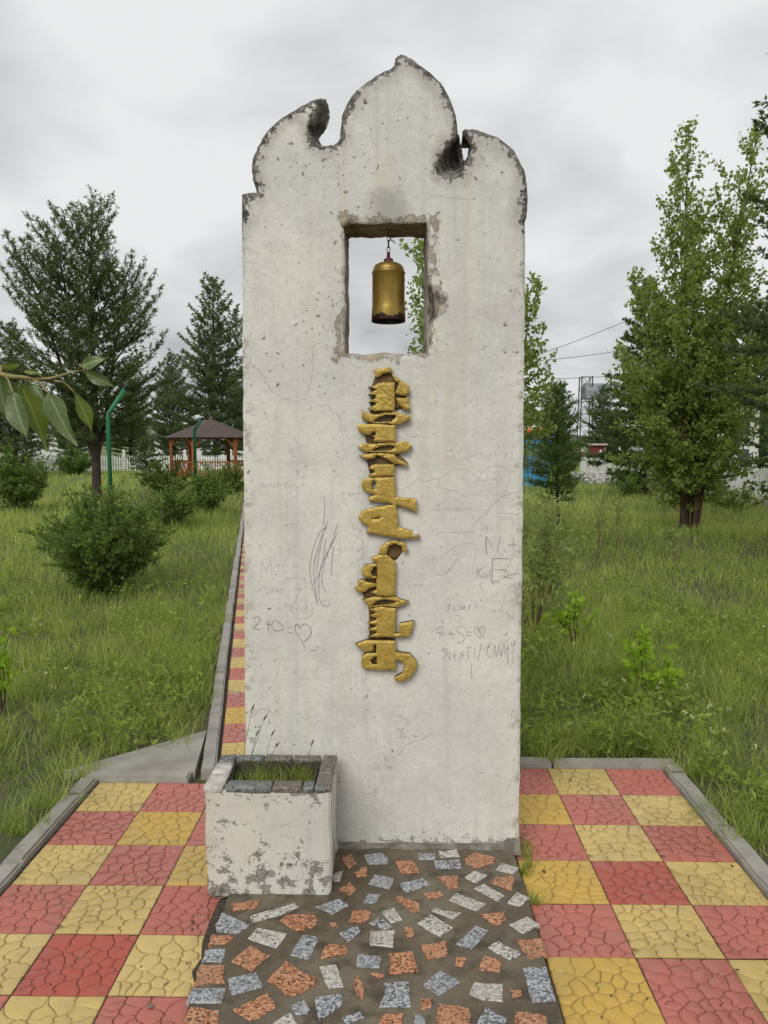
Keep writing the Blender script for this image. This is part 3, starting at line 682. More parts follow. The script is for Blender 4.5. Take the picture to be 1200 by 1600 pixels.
# ------------------------------------------------------------------ pencilled and scratched writing on the plaster
def ribbon(lines, name, wd, mat, org, k):
    V, F = [], []
    for q in lines:
        pts = [(q[i], q[i+1]) for i in range(0, len(q), 2)]
        if len(pts) > 2: pts = spl(pts, 4)
        P = [w2((org[0] + k * a, org[1] + k * b), FRONT) for a, b in pts]; b0 = len(V)
        for i, p in enumerate(P):
            t = (P[min(i+1, len(P)-1)] - P[max(i-1, 0)])
            if t.length < 1e-6: t = Vector((1, 0))
            t.normalize(); n_ = Vector((-t.y, t.x)) * wd * (.35 + .4 * abs(mnoise.noise((p.x * 60, p.y * 60, 0))) )
            for s_ in (1, -1):
                r_ = p + n_ * s_; V.append((r_.x, FRONT + und(r_.x, r_.y) - .0016, r_.y))
        F += [[b0 + 2*i, b0 + 2*i + 1, b0 + 2*i + 3, b0 + 2*i + 2] for i in range(len(P) - 1)]
    return tag(put(link(name, mesh(name, V, F), mat, mon)), kind='stuff')
M_PEN = simple('ballpoint_ink', (.15, .15, .17), (.30, .30, .31), 60, .7, 0)
M_BLUE = simple('blue_ballpoint', (.16, .18, .27), (.30, .31, .36), 60, .7, 0)
M_FNT = simple('faded_pencil', (.50, .495, .47), (.60, .59, .55), 50, .8, 0)
OL, KL = (370, 680), .2376; ORr, KR = (640, 680), .2375
def squig(x0, x1, y, h, seed):
    r_ = random.Random(seed); out = []; x = x0
    while x < x1:
        w = h * r_.uniform(.35, .7); q = []
        for k in range(r_.choice((3, 4, 4, 5))): q += [x + r_.uniform(0, w), y + r_.uniform(-h / 2, h / 2)]
        out.append(tuple(q)); x += w * 1.25
    return out
ribbon([(105,1210,125,1195,150,1200,150,1225,125,1250,110,1272,140,1275,158,1270), (190,1240,225,1245), (207,1215,207,1285), (250,1215,230,1245,250,1285,290,1280,310,1270,290,1240,255,1218),
  (335,1265,360,1265), (335,1297,365,1300), (420,1280,405,1245,385,1250,385,1285,405,1320,430,1360,450,1395), (420,1260,445,1240,475,1255,490,1290,475,1330,440,1355), (80,1415,110,1428), (480,1412,515,1415)], 'graffiti', .0026, M_PEN, OL, KL)
ribbon([(590,600,545,640,510,720,490,800,480,900,500,1000,530,1115), (590,600,560,660,530,760,505,870,515,1000,530,1090), (660,580,640,660,600,770,570,860,560,960,585,1030),
  (660,640,620,730,580,800,545,900,540,1040,555,1100,600,1130), (585,680,570,800,555,870,510,980), (640,730,625,830,620,930), (575,410,578,480,570,590), (600,560,570,640,545,760,520,900)], 'graffiti', .0022, M_BLUE, OL, KL)
ribbon([(165,925,165,830,195,900,220,810,232,925), (255,855,290,855), (272,840,272,880), (310,920,310,825,340,820), (360,850,395,845), (360,870,395,865),
  (300,980,330,945,400,935,450,940), (445,930,455,1050,450,1180), (420,1000,380,1100,360,1150,400,1200,460,1200,510,1160), (160,720,150,750,180,755), (220,735,225,760), (270,740,300,740), (340,720,355,740,335,760,360,770)]
  + squig(150, 430, 328, 36, 1) + squig(140, 290, 1010, 50, 2) + squig(300, 400, 590, 30, 3) + squig(690, 800, 385, 24, 4) + squig(660, 830, 745, 30, 5) + squig(140, 200, 160, 60, 6) + squig(310, 520, 1130, 70, 8), 'graffiti', .0022, M_FNT, OL, KL)
ribbon([(175,1275,220,1258,195,1335), (180,1300,215,1295), (250,1310,300,1305), (275,1285,280,1330), (355,1258,315,1262,320,1300,345,1305,360,1335,345,1360,315,1365), (370,1290,405,1295), (370,1312,405,1322),
  (460,1335,430,1300,425,1265,445,1255,460,1275,480,1255,495,1270,490,1300,460,1335), (440,1270,470,1310,450,1265,480,1295), (210,1420,230,1400,245,1415,235,1450,215,1475), (265,1480,250,1440,270,1435,265,1480),
  (290,1430,300,1480), (285,1455,310,1445), (330,1480,335,1430,350,1460,350,1420), (375,1395,405,1395), (385,1395,385,1470), (425,1475,430,1400), (450,1480,470,1380), (530,1370,510,1400,515,1450,535,1460),
  (550,1460,560,1375,570,1460,590,1370,600,1450,620,1365,630,1440,650,1370), (670,1360,675,1390,695,1350,680,1420,680,1500), (645,1440,645,1510), (407,1500,407,1600), (245,1125,265,1115,255,1150,240,1155), (295,1120,295,1155),
  (310,1115,330,1130,315,1150), (345,1120,345,1150,360,1120,360,1150), (385,1150,400,1110), (430,1105,440,1140), (450,860,440,940), (475,870,450,900), (450,900,475,940), (490,900,480,925,495,940,505,905,510,940), (525,940,525,900,535,890,545,930)], 'graffiti', .0022, simple('pencil_line', (.24, .235, .23), (.36, .35, .33), 60, .8, 0), ORr, KR)
ribbon([(500,665,505,790), (503,665,506,780), (505,665,550,745), (595,660,575,770), (682,670,682,760), (645,720,715,722), (620,750,630,770), (545,810,655,812), (545,810,542,960), (560,885,640,885), (615,880,650,910), (640,850,648,862),
  (530,960,590,965), (540,970,560,980), (620,930,715,905), (620,935,690,940)], 'graffiti', .0034, simple('marker_grey', (.27, .27, .29), (.42, .42, .42), 60, .8, 0), ORr, KR)
ribbon([(190,665,190,640,430,635), (360,640,400,670,430,720), (435,740,410,930), (205,800,275,745,320,720,410,705), (275,745,310,780,340,895), (170,780,150,850,200,920,260,880,310,810), (240,910,300,840),
  (330,370,230,350,180,320,240,250,330,220,400,240,450,280,500,220,580,200,650,230,660,300,620,370,560,450,415,590), (590,410,680,375,730,370), (570,510,715,518), (440,560,400,510)]
  + squig(245, 660, 130, 50, 11) + squig(320, 600, 290, 40, 12) + squig(330, 580, 390, 30, 13) + squig(140, 410, 485, 24, 14) + squig(580, 710, 545, 26, 15) + squig(470, 570, 620, 44, 16) + squig(500, 700, 1090, 34, 17) + squig(520, 610, 1150, 30, 18), 'graffiti', .0022, M_FNT, ORr, KR)

# ------------------------------------------------------------------ bell in the opening
BY = FRONT + TH * .5
bt, bb_ = D(608, 410, BY), D(606, 503, BY); bx = D(607, 450, BY).x; r0 = (D(633, 450, BY).x - D(582, 450, BY).x) / 2
bh = bt.z - bb_.z
M_BELL = mat_gilt('bell_gold', (.42, .26, .05), (.30, .17, .03)); 
def mat_bell():
    t = NT('bell_gilt'); p = t.pos(); nz = t.noise(p, 18, 5, .6)
    col = t.mix(t.step(nz, .35, .68), (.33, .225, .05), (.24, .155, .032)); col = t.mix(t.step(t.noise(p, 70, 4, .6), .68, .73), col, (.05, .03, .015))
    z = t.n('ShaderNodeSeparateXYZ', {0: p}).outputs[2]
    ed = t.math('ADD', t.math('MULTIPLY', t.step(z, bb_.z + .05, bb_.z), .6), t.noise(p, 38, 5, .65)); col = t.mix(t.step(ed, .82, .86), col, (.035, .018, .014))
    t.principled(col, .40, t.bump(t.math('ADD', nz, t.noise(p, 9, 4)), .35, .006), metal=.6); return t.m
bell = empty('bell', (bx, BY, bb_.z)); tag(bell, 'gold painted cylindrical bell with chipped dark rim hanging in the opening', 'bell')
rw = .0
o = MB().lathe([(r0 * .93, .012), (r0 * 1.04, 0), (r0 * 1.05, .004), (r0 * 1.03, bh * .2), (r0 * 1.01, bh * .24), (r0, bh * .26), (r0 * .99, bh * .80), (r0 * 1.025, bh * .815), (r0 * 1.025, bh * .83), (r0 * .985, bh * .84), (r0 * .95, bh * .89), (r0 * .84, bh * .945), (r0 * .62, bh * .98), (r0 * .3, bh), (0.001, bh)], 40).build('shell', mat_bell(), bell, True)
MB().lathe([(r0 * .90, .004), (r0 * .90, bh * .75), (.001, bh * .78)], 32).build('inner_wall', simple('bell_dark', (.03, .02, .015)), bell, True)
ml = simple('red_lead_paint', (.16, .02, .035), (.05, .02, .02), 60, .5, .3)
MB().lathe([(.019, bh - .004), (.019, bh + .012), (.008, bh + .018), (.006, bh + .04), (.001, bh + .041)], 16).build('cap', ml, bell, True)
MB().lathe([(.001, -.02), (.012, -.018), (.016, -.005), (.012, .006), (.004, .014), (.003, bh * .7)], 12, (.01, 0, .012)).build('clapper', simple('old_iron', (.03, .02, .018)), bell, True)
mw = simple('rusty_wire', (.035, .028, .024), (.09, .05, .03), 80, .7, .3); ztop = D(608, 357, BY).z - bb_.z; zc = bh + .036; nl = 4; lh = (ztop - zc) / nl
for i in range(nl):
    a = []; zz0 = zc + lh * (i + .5); rot = i * math.pi / 2 + .3
    for k in range(13):
        an = 2 * math.pi * k / 12; u_ = .0065 * math.cos(an); w_ = (lh * .62) * math.sin(an); a.append((u_ * math.cos(rot), u_ * math.sin(rot), zz0 + w_))
    MB().tube(a, .0018, 6, False).build('chain_link', mw, bell, True)
MB().tube([(.0, 0, zc + lh * 2.6), (.012, -.01, zc + lh * 2.2), (.02, -.012, zc + lh * 2.5), (.013, -.015, zc + lh * 2.9), (.006, -.01, zc + lh * 2.3), (.018, -.01, zc + lh * 1.7), (.03, -.008, zc + lh * 1.45)], .0013, 5).build('wire_end', mw, bell, True)
MB().tube([(.0, 0, zc + lh * 2.1), (.016, -.012, zc + lh * 1.9), (.024, -.014, zc + lh * 1.75), (.026, -.01, zc + lh * 1.95)], .0013, 5).build('wire_end', mw, bell, True)
MB().tube([(-.05, 0, ztop + .012), (0, 0, ztop - .002), (.05, 0, ztop + .012)], .006, 6).build('hanging_rod', mw, bell, True)

# ------------------------------------------------------------------ planter
q0, q1 = G(322, 1398, PZ), G(517, 1396, PZ); PY = (q0.y + q1.y) / 2; pw = q1.x - q0.x; ph = D(420, 1236, PY).z; pdp = min(.30, FRONT - PY - .004); pcx = (q0.x + q1.x) / 2
M_PPL = mat_plaster('planter_limewash', None, .03, True)
plan = empty('planter', (pcx, PY + pdp / 2, PZ)); tag(plan, 'square whitewashed planter box with granite rim set against the stele', 'planter')
t_ = .062
def wallbox(x0, x1, y0, y1, z0, z1, name):
    bm = bmesh.new(); bmesh.ops.create_cube(bm, size=1); bmesh.ops.scale(bm, vec=(x1 - x0, y1 - y0, z1 - z0), verts=bm.verts)
    bmesh.ops.subdivide_edges(bm, edges=bm.edges[:], cuts=11, use_grid_fill=True)
    bmesh.ops.translate(bm, vec=((x0 + x1) / 2, (y0 + y1) / 2, (z0 + z1) / 2), verts=bm.verts)
    for v in bm.verts:
        c = v.co; c.x += .006 * mnoise.noise(c * 7 + Vector((1, 0, 0))); c.y += .006 * mnoise.noise(c * 7 + Vector((0, 4, 0)))
        if c.z < z0 + .02: c.z += .010 * mnoise.noise(c * 14); c.x *= 1 - .02 * (1 if name else 0)
    bmesh.ops.bevel(bm, geom=[e for e in bm.edges if e.is_manifold and e.calc_face_angle(0) > 1.], offset=.006, segments=2, affect='EDGES')
    me = bpy.data.meshes.new(name); bm.to_mesh(me); bm.free(); me.polygons.foreach_set('use_smooth', [True] * len(me.polygons)); me.set_sharp_from_angle(angle=R(40))
    return link(name, me, M_PPL, plan)
hx, hy = pw / 2, pdp / 2; zt = ph - PZ
wallbox(-hx, hx, -hy, -hy + t_, -.012, zt, 'front_wall')
wallbox(-hx + .001, -hx + t_, -hy + t_ + .002, hy, -.012, zt - .002, 'side_wall'); wallbox(hx - t_, hx - .001, -hy + t_ + .002, hy, -.012, zt - .002, 'side_wall')
wallbox(-hx + t_ + .002, hx - t_ - .002, hy - .04, hy - .001, -.012, zt - .004, 'back_wall')
MB().box((0, .01, zt - .115), (pw - 2 * t_ - .006, pdp - t_ - .046, .06)).build('soil', simple('planter_soil', (.05, .04, .025), (.03, .045, .015), 40, .95, .8), plan)
M_LIN = simple('lining_shade', (.07, .065, .05), (.04, .045, .025), 20, .9, .5)  # dark slabs lining the box imitate the shade inside it by colour
for c_, d_ in (((0, hy - .043, zt - .06), (pw - 2*t_ - .012, .006, .13)), ((-hx + t_ + .004, .0, zt - .06), (.006, pdp - t_ - .06, .13)), ((hx - t_ - .004, .0, zt - .06), (.006, pdp - t_ - .06, .13)), ((0, -hy + t_ + .005, zt - .06), (pw - 2*t_ - .03, .006, .13))): MB().box(c_, d_).build('shade_slab', M_LIN, plan)
def rimstone(x0, x1, y0, y1, c, seed):
    bm = bmesh.new(); bmesh.ops.create_cube(bm, size=1); h_ = .024
    bmesh.ops.scale(bm, vec=(x1 - x0, y1 - y0, h_), verts=bm.verts); bmesh.ops.bevel(bm, geom=bm.edges[:], offset=.0045, segments=1, affect='EDGES'); bmesh.ops.subdivide_edges(bm, edges=[e for e in bm.edges if e.calc_length() > .03], cuts=2, use_grid_fill=True)
    for v in bm.verts: v.co += mnoise.noise_vector(v.co * 22 + Vector((seed * 3, 0, 0))) * .003
    me = bpy.data.meshes.new('rim_stone'); bm.to_mesh(me); bm.free(); me.polygons.foreach_set('use_smooth', [True] * len(me.polygons))
    o = link('rim_stone', me, c, plan, ((x0 + x1) / 2, (y0 + y1) / 2, zt + h_ / 2 - .008)); o.rotation_euler = (0, 0, random.Random(seed).uniform(-.03, .03))
GB = mat_granite('rim_brown', [(0, (.03, .025, .022)), (.4, (.13, .11, .095)), (.7, (.21, .18, .155)), (1, (.29, .25, .22))])
GD = mat_granite('rim_slate', [(0, (.035, .04, .04)), (.4, (.13, .145, .145)), (.7, (.2, .215, .21)), (1, (.28, .29, .28))])
WH = simple('rim_limed', (.66, .64, .60), (.40, .38, .35), 25, .8, .5)
e_ = -hx + .004
for (a, b, c) in ((.075, .245, GD), (.25, .36, GB), (.364, .405, GD), (.408, .452, GD)): rimstone(e_ + a * pw / .47, e_ + b * pw / .47, -hy - .004, -hy + t_ - .004, c, int(a * 100))
rimstone(-hx - .004, -hx + .068, -hy - .002, -hy + .115, WH, 51); rimstone(-hx - .002, -hx + .064, -hy + .12, -hy + .215, WH, 52); rimstone(-hx, -hx + .06, -hy + .22, hy - .002, GD, 53)
rimstone(hx - .055, hx + .003, -hy + .0, -hy + .12, GB, 54); rimstone(hx - .052, hx + .002, -hy + .125, hy - .002, GB, 55)
for k in range(3): rimstone(-hx + .064 + k * .115, -hx + .174 + k * .115, hy - .046, hy - .002, GD if k == 0 else GB, 60 + k)

# ================================================================== VEGETATION
class Leaves:
    """many small blade faces: base point, direction, side, length, width"""
    def __init__(s, seed): s.b = []; s.d = []; s.l = []; s.w = []; s.v = []; s.r = np.random.default_rng(seed)
    def add(s, b, d, l, w, v):
        s.b.append(b); s.d.append(d); s.l.append(l); s.w.append(w); s.v.append(v)
    def mesh(s, name, shape=.5, bend=0.):
        b = np.concatenate(s.b); d = np.concatenate(s.d); l = np.concatenate(s.l)[:, None]; w = np.concatenate(s.w)[:, None]; v = np.concatenate(s.v)
        d = d / (np.linalg.norm(d, axis=1, keepdims=True) + 1e-9); rnd = s.r.normal(size=d.shape); sd = np.cross(d, rnd); sd /= np.linalg.norm(sd, axis=1, keepdims=True) + 1e-9
        n = len(b); V = np.empty((n, 4, 3)); m = b + d * l * shape; nn = np.cross(sd, d) * l * bend
        V[:, 0] = b; V[:, 1] = m + sd * w / 2 + nn; V[:, 2] = b + d * l; V[:, 3] = m - sd * w / 2 + nn
        F = np.arange(n * 4).reshape(n, 4)
        return fastmesh(name, V.reshape(-1, 3), F, {'v': np.repeat(np.clip(v, 0, 1), 4)})
def twigmesh(name, paths):
    """paths: list of (pts array (k,3), r0, r1, sides)"""
    VV, FF, base = [], [], 0
    for pts, r0_, r1_, n in paths:
        pts = np.asarray(pts, float); k = len(pts); t = np.gradient(pts, axis=0); t /= np.linalg.norm(t, axis=1, keepdims=True) + 1e-9
        ref = np.array([.3, .2, .93]) if abs(t[0, 2]) < .9 else np.array([1., .1, 0]); a = np.cross(t, ref); a /= np.linalg.norm(a, axis=1, keepdims=True) + 1e-9; b = np.cross(t, a)
        an = 2 * np.pi * np.arange(n) / n; rad = np.linspace(r0_, r1_, k) if np.isscalar(r0_) else np.asarray(r0_)
        ring = pts[:, None] + rad[:, None, None] * (a[:, None] * np.cos(an)[None, :, None] + b[:, None] * np.sin(an)[None, :, None]); VV.append(ring.reshape(-1, 3))
        i, j = np.meshgrid(np.arange(k - 1), np.arange(n), indexing='ij'); j2 = (j + 1) % n
        FF.append(np.stack([base + i*n + j, base + i*n + j2, base + (i+1)*n + j2, base + (i+1)*n + j], -1).reshape(-1, 4)); base += k * n
    return fastmesh(name, np.concatenate(VV), np.concatenate(FF), None, True)
def curve(p, d, L_, up, k=6, wob=0., rg=None):
    s_ = np.linspace(0, 1, k)[:, None]; q = np.asarray(p) + np.asarray(d) * L_ * s_ + np.array([0, 0, 1.]) * up * L_ * s_ ** 2
    if wob and rg is not None: q[1:] += rg.normal(size=(k - 1, 3)) * wob * L_ * s_[1:]
    return q
def interp(path, s_):
    k = len(path) - 1; f = np.clip(np.asarray(s_) * k, 0, k - 1e-6); i = f.astype(int); return path[i] + (path[i + 1] - path[i]) * (f - i)[:, None]

def conifer(name, H, Rad, cb, nb, seed, e0, e1, mat, bk, dens=1., nl=.11, nw=.026, tr=.02, up=.25, lean=0., prof=.75, gap=.17, kids=1., leaders=((0, 0, 1., 1.),), var=(.62, 1.18)):
    """larch or spruce: trunk, ascending or level limbs, side twigs clothed in needle tufts"""
    rg = np.random.default_rng(seed); root = empty(name); lv = Leaves(seed + 1); paths = []
    k = 12; s_ = np.linspace(0, 1, k); main = None; jobs = []
    for (lx, ly, hf_, nf) in leaders:
        Hk = H * hf_; trunk = np.stack([(lean * H + lx) * s_ ** 1.3 + .03 * H ** .6 * np.cumsum(rg.normal(size=k)) * .12, ly * s_ ** 1.3 + .03 * np.cumsum(rg.normal(size=k)) * .5, Hk * s_], 1); trunk[0, :2] = 0
        if main is None: main = trunk
        else: trunk[:4] = main[:4] + (trunk[:4] - main[:4]) * np.array([0, .1, .4, .8])[:, None]
        paths.append((trunk, np.maximum(H * tr * (1 if trunk is main else .6) * (1 - s_) ** .85 + .008, .008), 0, 8)); jobs += [(trunk, i, int(nb * nf)) for i in range(int(nb * nf))]
    az = rg.uniform(0, 6.28)
    for trunk, i, nb_k in jobs:
        t = (i + rg.uniform(0, .8)) / nb_k; h = cb + (1 - cb) * t ** .92; az += 2.4 + rg.normal() * .35
        L_ = Rad * ((1 - t) ** prof * .95 + .05) * rg.uniform(*var) * min(1, .55 + 3 * t)
        el = e0 + (e1 - e0) * t + rg.normal() * .10; d = np.array([math.cos(az) * math.cos(el), math.sin(az) * math.cos(el), math.sin(el)])
        p = interp(trunk, [h])[0]; b = curve(p, d, L_, up * rg.uniform(.3, 1.3), 6, .02, rg); paths.append((b, max(.006, L_ * .013 + .004), .003, 4))
        n2 = max(3, int(L_ / gap * kids)); ss = np.linspace(.16, .97, n2) + rg.uniform(-.02, .02, n2); P0 = interp(b, ss); T = interp(np.gradient(b, axis=0), ss); T /= np.linalg.norm(T, axis=1, keepdims=True)
        tw = []
        for j in range(n2):
            sg = 1 if j % 2 else -1; side = np.cross(T[j], [0, 0, 1.]); side /= np.linalg.norm(side) + 1e-9
            l2 = (L_ * .42 * (1.05 - ss[j]) + .10) * rg.uniform(.6, 1.25); dd = T[j] * .62 + side * sg * .72 + np.array([0, 0, rg.uniform(-.18, .34)]); dd /= np.linalg.norm(dd)
            q = curve(P0[j], dd, l2, up * .5, 4); tw.append(q); paths.append((q, .0045, .002, 3))
        tw.append(b[2:])
        for q in tw:
            ln = np.linalg.norm(np.diff(q, axis=0), axis=1).sum(); m = max(4, int(ln / .055 * dens)); st = rg.uniform(.06, 1.02, m); c = interp(q, np.clip(st, 0, .999)); tt = q[-1] - q[0]; tt = tt / (np.linalg.norm(tt) + 1e-9)
            for _ in range(3):
                dr = rg.normal(size=(m, 3)) * .75 + tt * .75 + np.array([0, 0, .12]); lv.add(c, dr, rg.uniform(.6, 1.25, m) * nl, rg.uniform(.7, 1.2, m) * nw, rg.normal(.42, .2, m) + (t - .5) * .12)
    link('trunk', twigmesh('trunk', paths), bk, root); link('crown', lv.mesh('crown', .45), mat, root); return root

def broadleaf(name, stems, seed, mat, bk, leaf=.07, dens=1., el=(.75, 1.1), spread=.35, cb=.12, nb=30, tr=.012, droop=.5, fill=1.):
    rg = np.random.default_rng(seed); root = empty(name); lv = Leaves(seed + 1); paths = []
    for (dx, dy, tx, ty, H) in stems:
        k = 12; s_ = np.linspace(0, 1, k); tk = np.stack([dx + (tx - dx) * s_ ** 1.2 + .02 * np.cumsum(rg.normal(size=k)), dy + (ty - dy) * s_ ** 1.2 + .02 * np.cumsum(rg.normal(size=k)), H * s_ - .03], 1)
        paths.append((tk, np.maximum(H * tr * (1 - s_) ** .8, .006), 0, 8)); az = rg.uniform(0, 6)
        for i in range(nb):
            t = (i + rg.uniform(0, .9)) / nb; h = cb + (1 - cb) * t; az += 2.4 + rg.normal() * .4; e_ = el[0] + (el[1] - el[0]) * t + rg.normal() * .12
            L_ = H * spread * ((1 - t) ** .7 * .9 + .10) * rg.uniform(.6, 1.2) * min(1., .6 + 2 * t); d = np.array([math.cos(az) * math.cos(e_), math.sin(az) * math.cos(e_), math.sin(e_)])
            b = curve(interp(tk, [h])[0], d, L_, .12, 6, .03, rg); paths.append((b, max(.006, L_ * .012), .0025, 4)); n2 = max(3, int(L_ / .16)); ss = np.linspace(.15, .96, n2); P0 = interp(b, ss); tw = [b[2:]]
            for j in range(n2):
                dd = d + rg.normal(size=3) * .75; dd /= np.linalg.norm(dd); l2 = (L_ * .42 * (1.1 - ss[j]) + .10) * rg.uniform(.5, 1.3); q = curve(P0[j], dd, l2, rg.uniform(-.2, .3), 4); tw.append(q); paths.append((q, .004, .0018, 3))
            for q in tw:
                ln = np.linalg.norm(np.diff(q, axis=0), axis=1).sum(); m = max(2, int(ln / .026 * dens)); c = interp(q, rg.uniform(.1, .999, m)) + rg.normal(size=(m, 3)) * leaf * .45 * fill
                lv.add(c, rg.normal(size=(m, 3)) * .8 + np.array([0, 0, -droop]), rg.uniform(.65, 1.2, m) * leaf, rg.uniform(.55, .85, m) * leaf, rg.normal(.42, .22, m) + (t - .5) * .2)
    link('trunk', twigmesh('trunk', paths), bk, root); link('crown', lv.mesh('crown', .42, .1), mat, root); return root

def shrub(name, w, h, seed, mat, bk, n=40, leaf=.05, lw=.5, dens=1., stemless=.0, arch=.5, part='foliage', compound=False, tr=.006, up0=.55):
    rg = np.random.default_rng(seed); root = empty(name); lv = Leaves(seed + 1); paths = []
    for i in range(n):
        az = rg.uniform(0, 6.283); tilt = rg.uniform(.05, 1.) ** .7; L_ = h * rg.uniform(.7, 1.12); d = np.array([math.cos(az) * tilt * w / (2 * h), math.sin(az) * tilt * w / (2 * h), up0 + .5 * (1 - tilt)]); p0 = np.array([math.cos(az), math.sin(az), 0]) * w * .06 * rg.uniform(0, 1)
        b = curve(p0, d, L_, -arch * tilt * .35, 6, .03, rg); paths.append((b, tr * rg.uniform(.7, 1.3), .0015, 4)); n2 = max(4, int(L_ / .09)); ss = rg.uniform(stemless, .98, n2); P0 = interp(b, ss); tw = [b[3:]]
        for j in range(n2):
            dd = d * .8 + rg.normal(size=3) * .55; dd /= np.linalg.norm(dd); q = curve(P0[j], dd, L_ * rg.uniform(.10, .26), 0, 3); tw.append(q); paths.append((q, .0025, .001, 3))
        for q in tw:
            ln = np.linalg.norm(np.diff(q, axis=0), axis=1).sum(); m = max(3, int(ln / .022 * dens)); c = interp(q, rg.uniform(.05, .999, m)); tt = q[-1] - q[0]; tt /= np.linalg.norm(tt) + 1e-9
            dr = rg.normal(size=(m, 3)) * .9 + tt * .5; lv.add(c, dr, rg.uniform(.65, 1.25, m) * leaf, rg.uniform(.7, 1.2, m) * leaf * lw, rg.normal(.4, .2, m) + ss.mean() * 0 + rg.normal() * .12)
    link('stem', twigmesh('stem', paths), bk, root); link(part, lv.mesh(part, .45, .1), mat, root); return root
def place(o, p, s_=1., rz=0., label=None, cat=None, group=None):
    o.location = (p[0], p[1], -.02); o.scale = (s_, s_, s_); o.rotation_euler = (0, 0, rz); tag(o, label, cat, group); return o

F_LARCH = foliage('larch_needles', (.058, .095, .034), (.19, .245, .085), .45)
F_LARCH2 = foliage('far_larch_needles', (.070, .105, .045), (.19, .245, .10), .45)
F_LARCH_Y = foliage('young_larch_needles', (.075, .135, .03), (.20, .29, .075), .45)
F_SPRUCE = foliage('spruce_needles', (.046, .08, .028), (.15, .21, .068), .4)
F_BIRCH = foliage('birch_leaves', (.12, .195, .036), (.40, .48, .12), .55)
F_SHRUB = foliage('shrub_leaves', (.06, .125, .025), (.26, .36, .08), .48)
F_SHRUB2 = foliage('olive_shrub_leaves', (.10, .15, .025), (.28, .34, .075), .45)
F_LIME = foliage('lime_leaves', (.21, .35, .02), (.44, .60, .06), .5)
F_WIL = foliage('willow_leaves', (.17, .23, .055), (.42, .50, .17), .5)
B_LARCH = bark('larch_bark', (.028, .022, .018), (.075, .058, .045)); B_BIRCH = bark('young_bark', (.045, .028, .018), (.105, .062, .038)); M_DIRT = simple('dark_grit', (.04, .033, .027), (.09, .075, .06), 60, .95, .9)
B_TWIG = bark('twig_bark', (.06, .042, .028), (.11, .08, .055))

B_SAP = bark('sapling_bark', (.12, .075, .045), (.22, .15, .09))
def base(u, v): p = G(u, v); return (p.x, p.y)
def hgt(u, vb, vt): p = G(u, vb); return D(u, vt, p.y).z
# big larch on the left and the ones behind it
big = place(conifer('larch_tree', hgt(150, 783, 298), 2.7, .22, 74, 3, .02, .95, F_LARCH, B_LARCH, 1.6, .13, .027, .017, .36, 0., .42, .15, leaders=((.1, 0, 1., 1.), (-2.0, .2, .84, .55), (-1.1, -.5, .92, .55), (1.3, .3, .84, .5)), var=(.45, 1.2)), base(152, 785), .90, .6, 'tall dark larch with a bare lower trunk beside the green bent pole', 'tree')
lb = conifer('larch_tree', 11.8, 2.7, .07, 80, 14, -.05, .9, F_LARCH2, B_LARCH, .95, .20, .06, .016, .30, 0., .48, .18, leaders=((0, 0, 1., 1.), (1.1, .4, .86, .5), (-.9, -.4, .8, .4)), var=(.45, 1.2))
def far_larch(u, d, top, rz, label, w=1.):
    x = (u - 617) / FPX * d; o = lb if not lb.get('label') else copy_tree(lb); H = D(u, top, d).z; o.location = (x, d, -.02); o.scale = (H / 11.8 * w, H / 11.8 * w, H / 11.8); o.rotation_euler = (0, 0, rz); tag(o, label, 'tree'); return o
far_larch(338, 52, 440, .3, 'larch standing behind the gazebo, its top beside the stele', 1.15)
far_larch(272, 58, 555, 2., 'shorter larch between the big larch and the gazebo larch', 1.3)
far_larch(22, 42, 510, 3.1, 'larch behind the leafy branch, at the side of the big larch', 1.15)
far_larch(-45, 44, 500, 4.4, 'larch beyond the white picket fence end behind the hanging leaves', 1.2)
far_larch(110, 62, 590, 5.2, 'low distant larch seen under the crown of the big larch', 1.5)
far_larch(205, 66, 575, 1.1, 'distant larch behind the small round spruce', 1.5)
far_larch(385, 63, 560, 2.6, 'distant larch half covered by the edge of the stele', 1.5)
place(conifer('spruce_tree', hgt(228, 748, 686), 1.05, .10, 46, 21, .05, .6, F_SPRUCE, B_LARCH, .9, .12, .05, .02, .05, 0., .62, .13), base(228, 747), 1, 0, 'small rounded spruce growing beside the gazebo', 'tree')

# right side: two-stemmed tree, dark conifer behind it, edge larch, young larch, tree behind the stele
bh_ = hgt(1075, 825, 212)
place(broadleaf('birch_tree', [(-.13, 0, -.36, .1, bh_), (.12, .06, 1.02, .0, bh_ * .985), (.0, .1, -1.25, .3, bh_ * .66), (.1, -.1, 1.15, -.2, bh_ * .62), (-.1, .1, -.9, .0, bh_ * .4), (.1, .1, .2, -.2, bh_ * .5), (.05, -.1, .55, -.4, bh_ * .78), (-.02, .1, .1, .5, bh_ * .82), (-.05, .0, -.55, -.3, bh_ * .86)], 31, F_BIRCH, B_BIRCH, .090, 1.25, (.25, 1.15), .275, .12, 42, .0085, .45), base(1077, 828), 1, 0, 'two-stemmed leafy birch with reddish brown trunks in front of the fence', 'tree')
place(conifer('spruce_tree', hgt(1005, 775, 430), 2.2, .04, 115, 41, -.1, .6, F_SPRUCE, B_LARCH, 1.4, .16, .06, .016, .05, 0., .75, .17), base(1008, 772), 1, 0, 'dark conical spruce rising behind the two-stemmed birch', 'tree')
place(conifer('larch_tree', 9.4, 1.9, .04, 150, 44, -.12, .7, F_SPRUCE, B_LARCH, 1.5, .095, .032, .014, .12, 0., .42, .11), ((1318 - 617) / FPX * 10.3, 10.3), 1, .4, 'near dark conifer whose branch tips reach in beside the birch', 'tree')
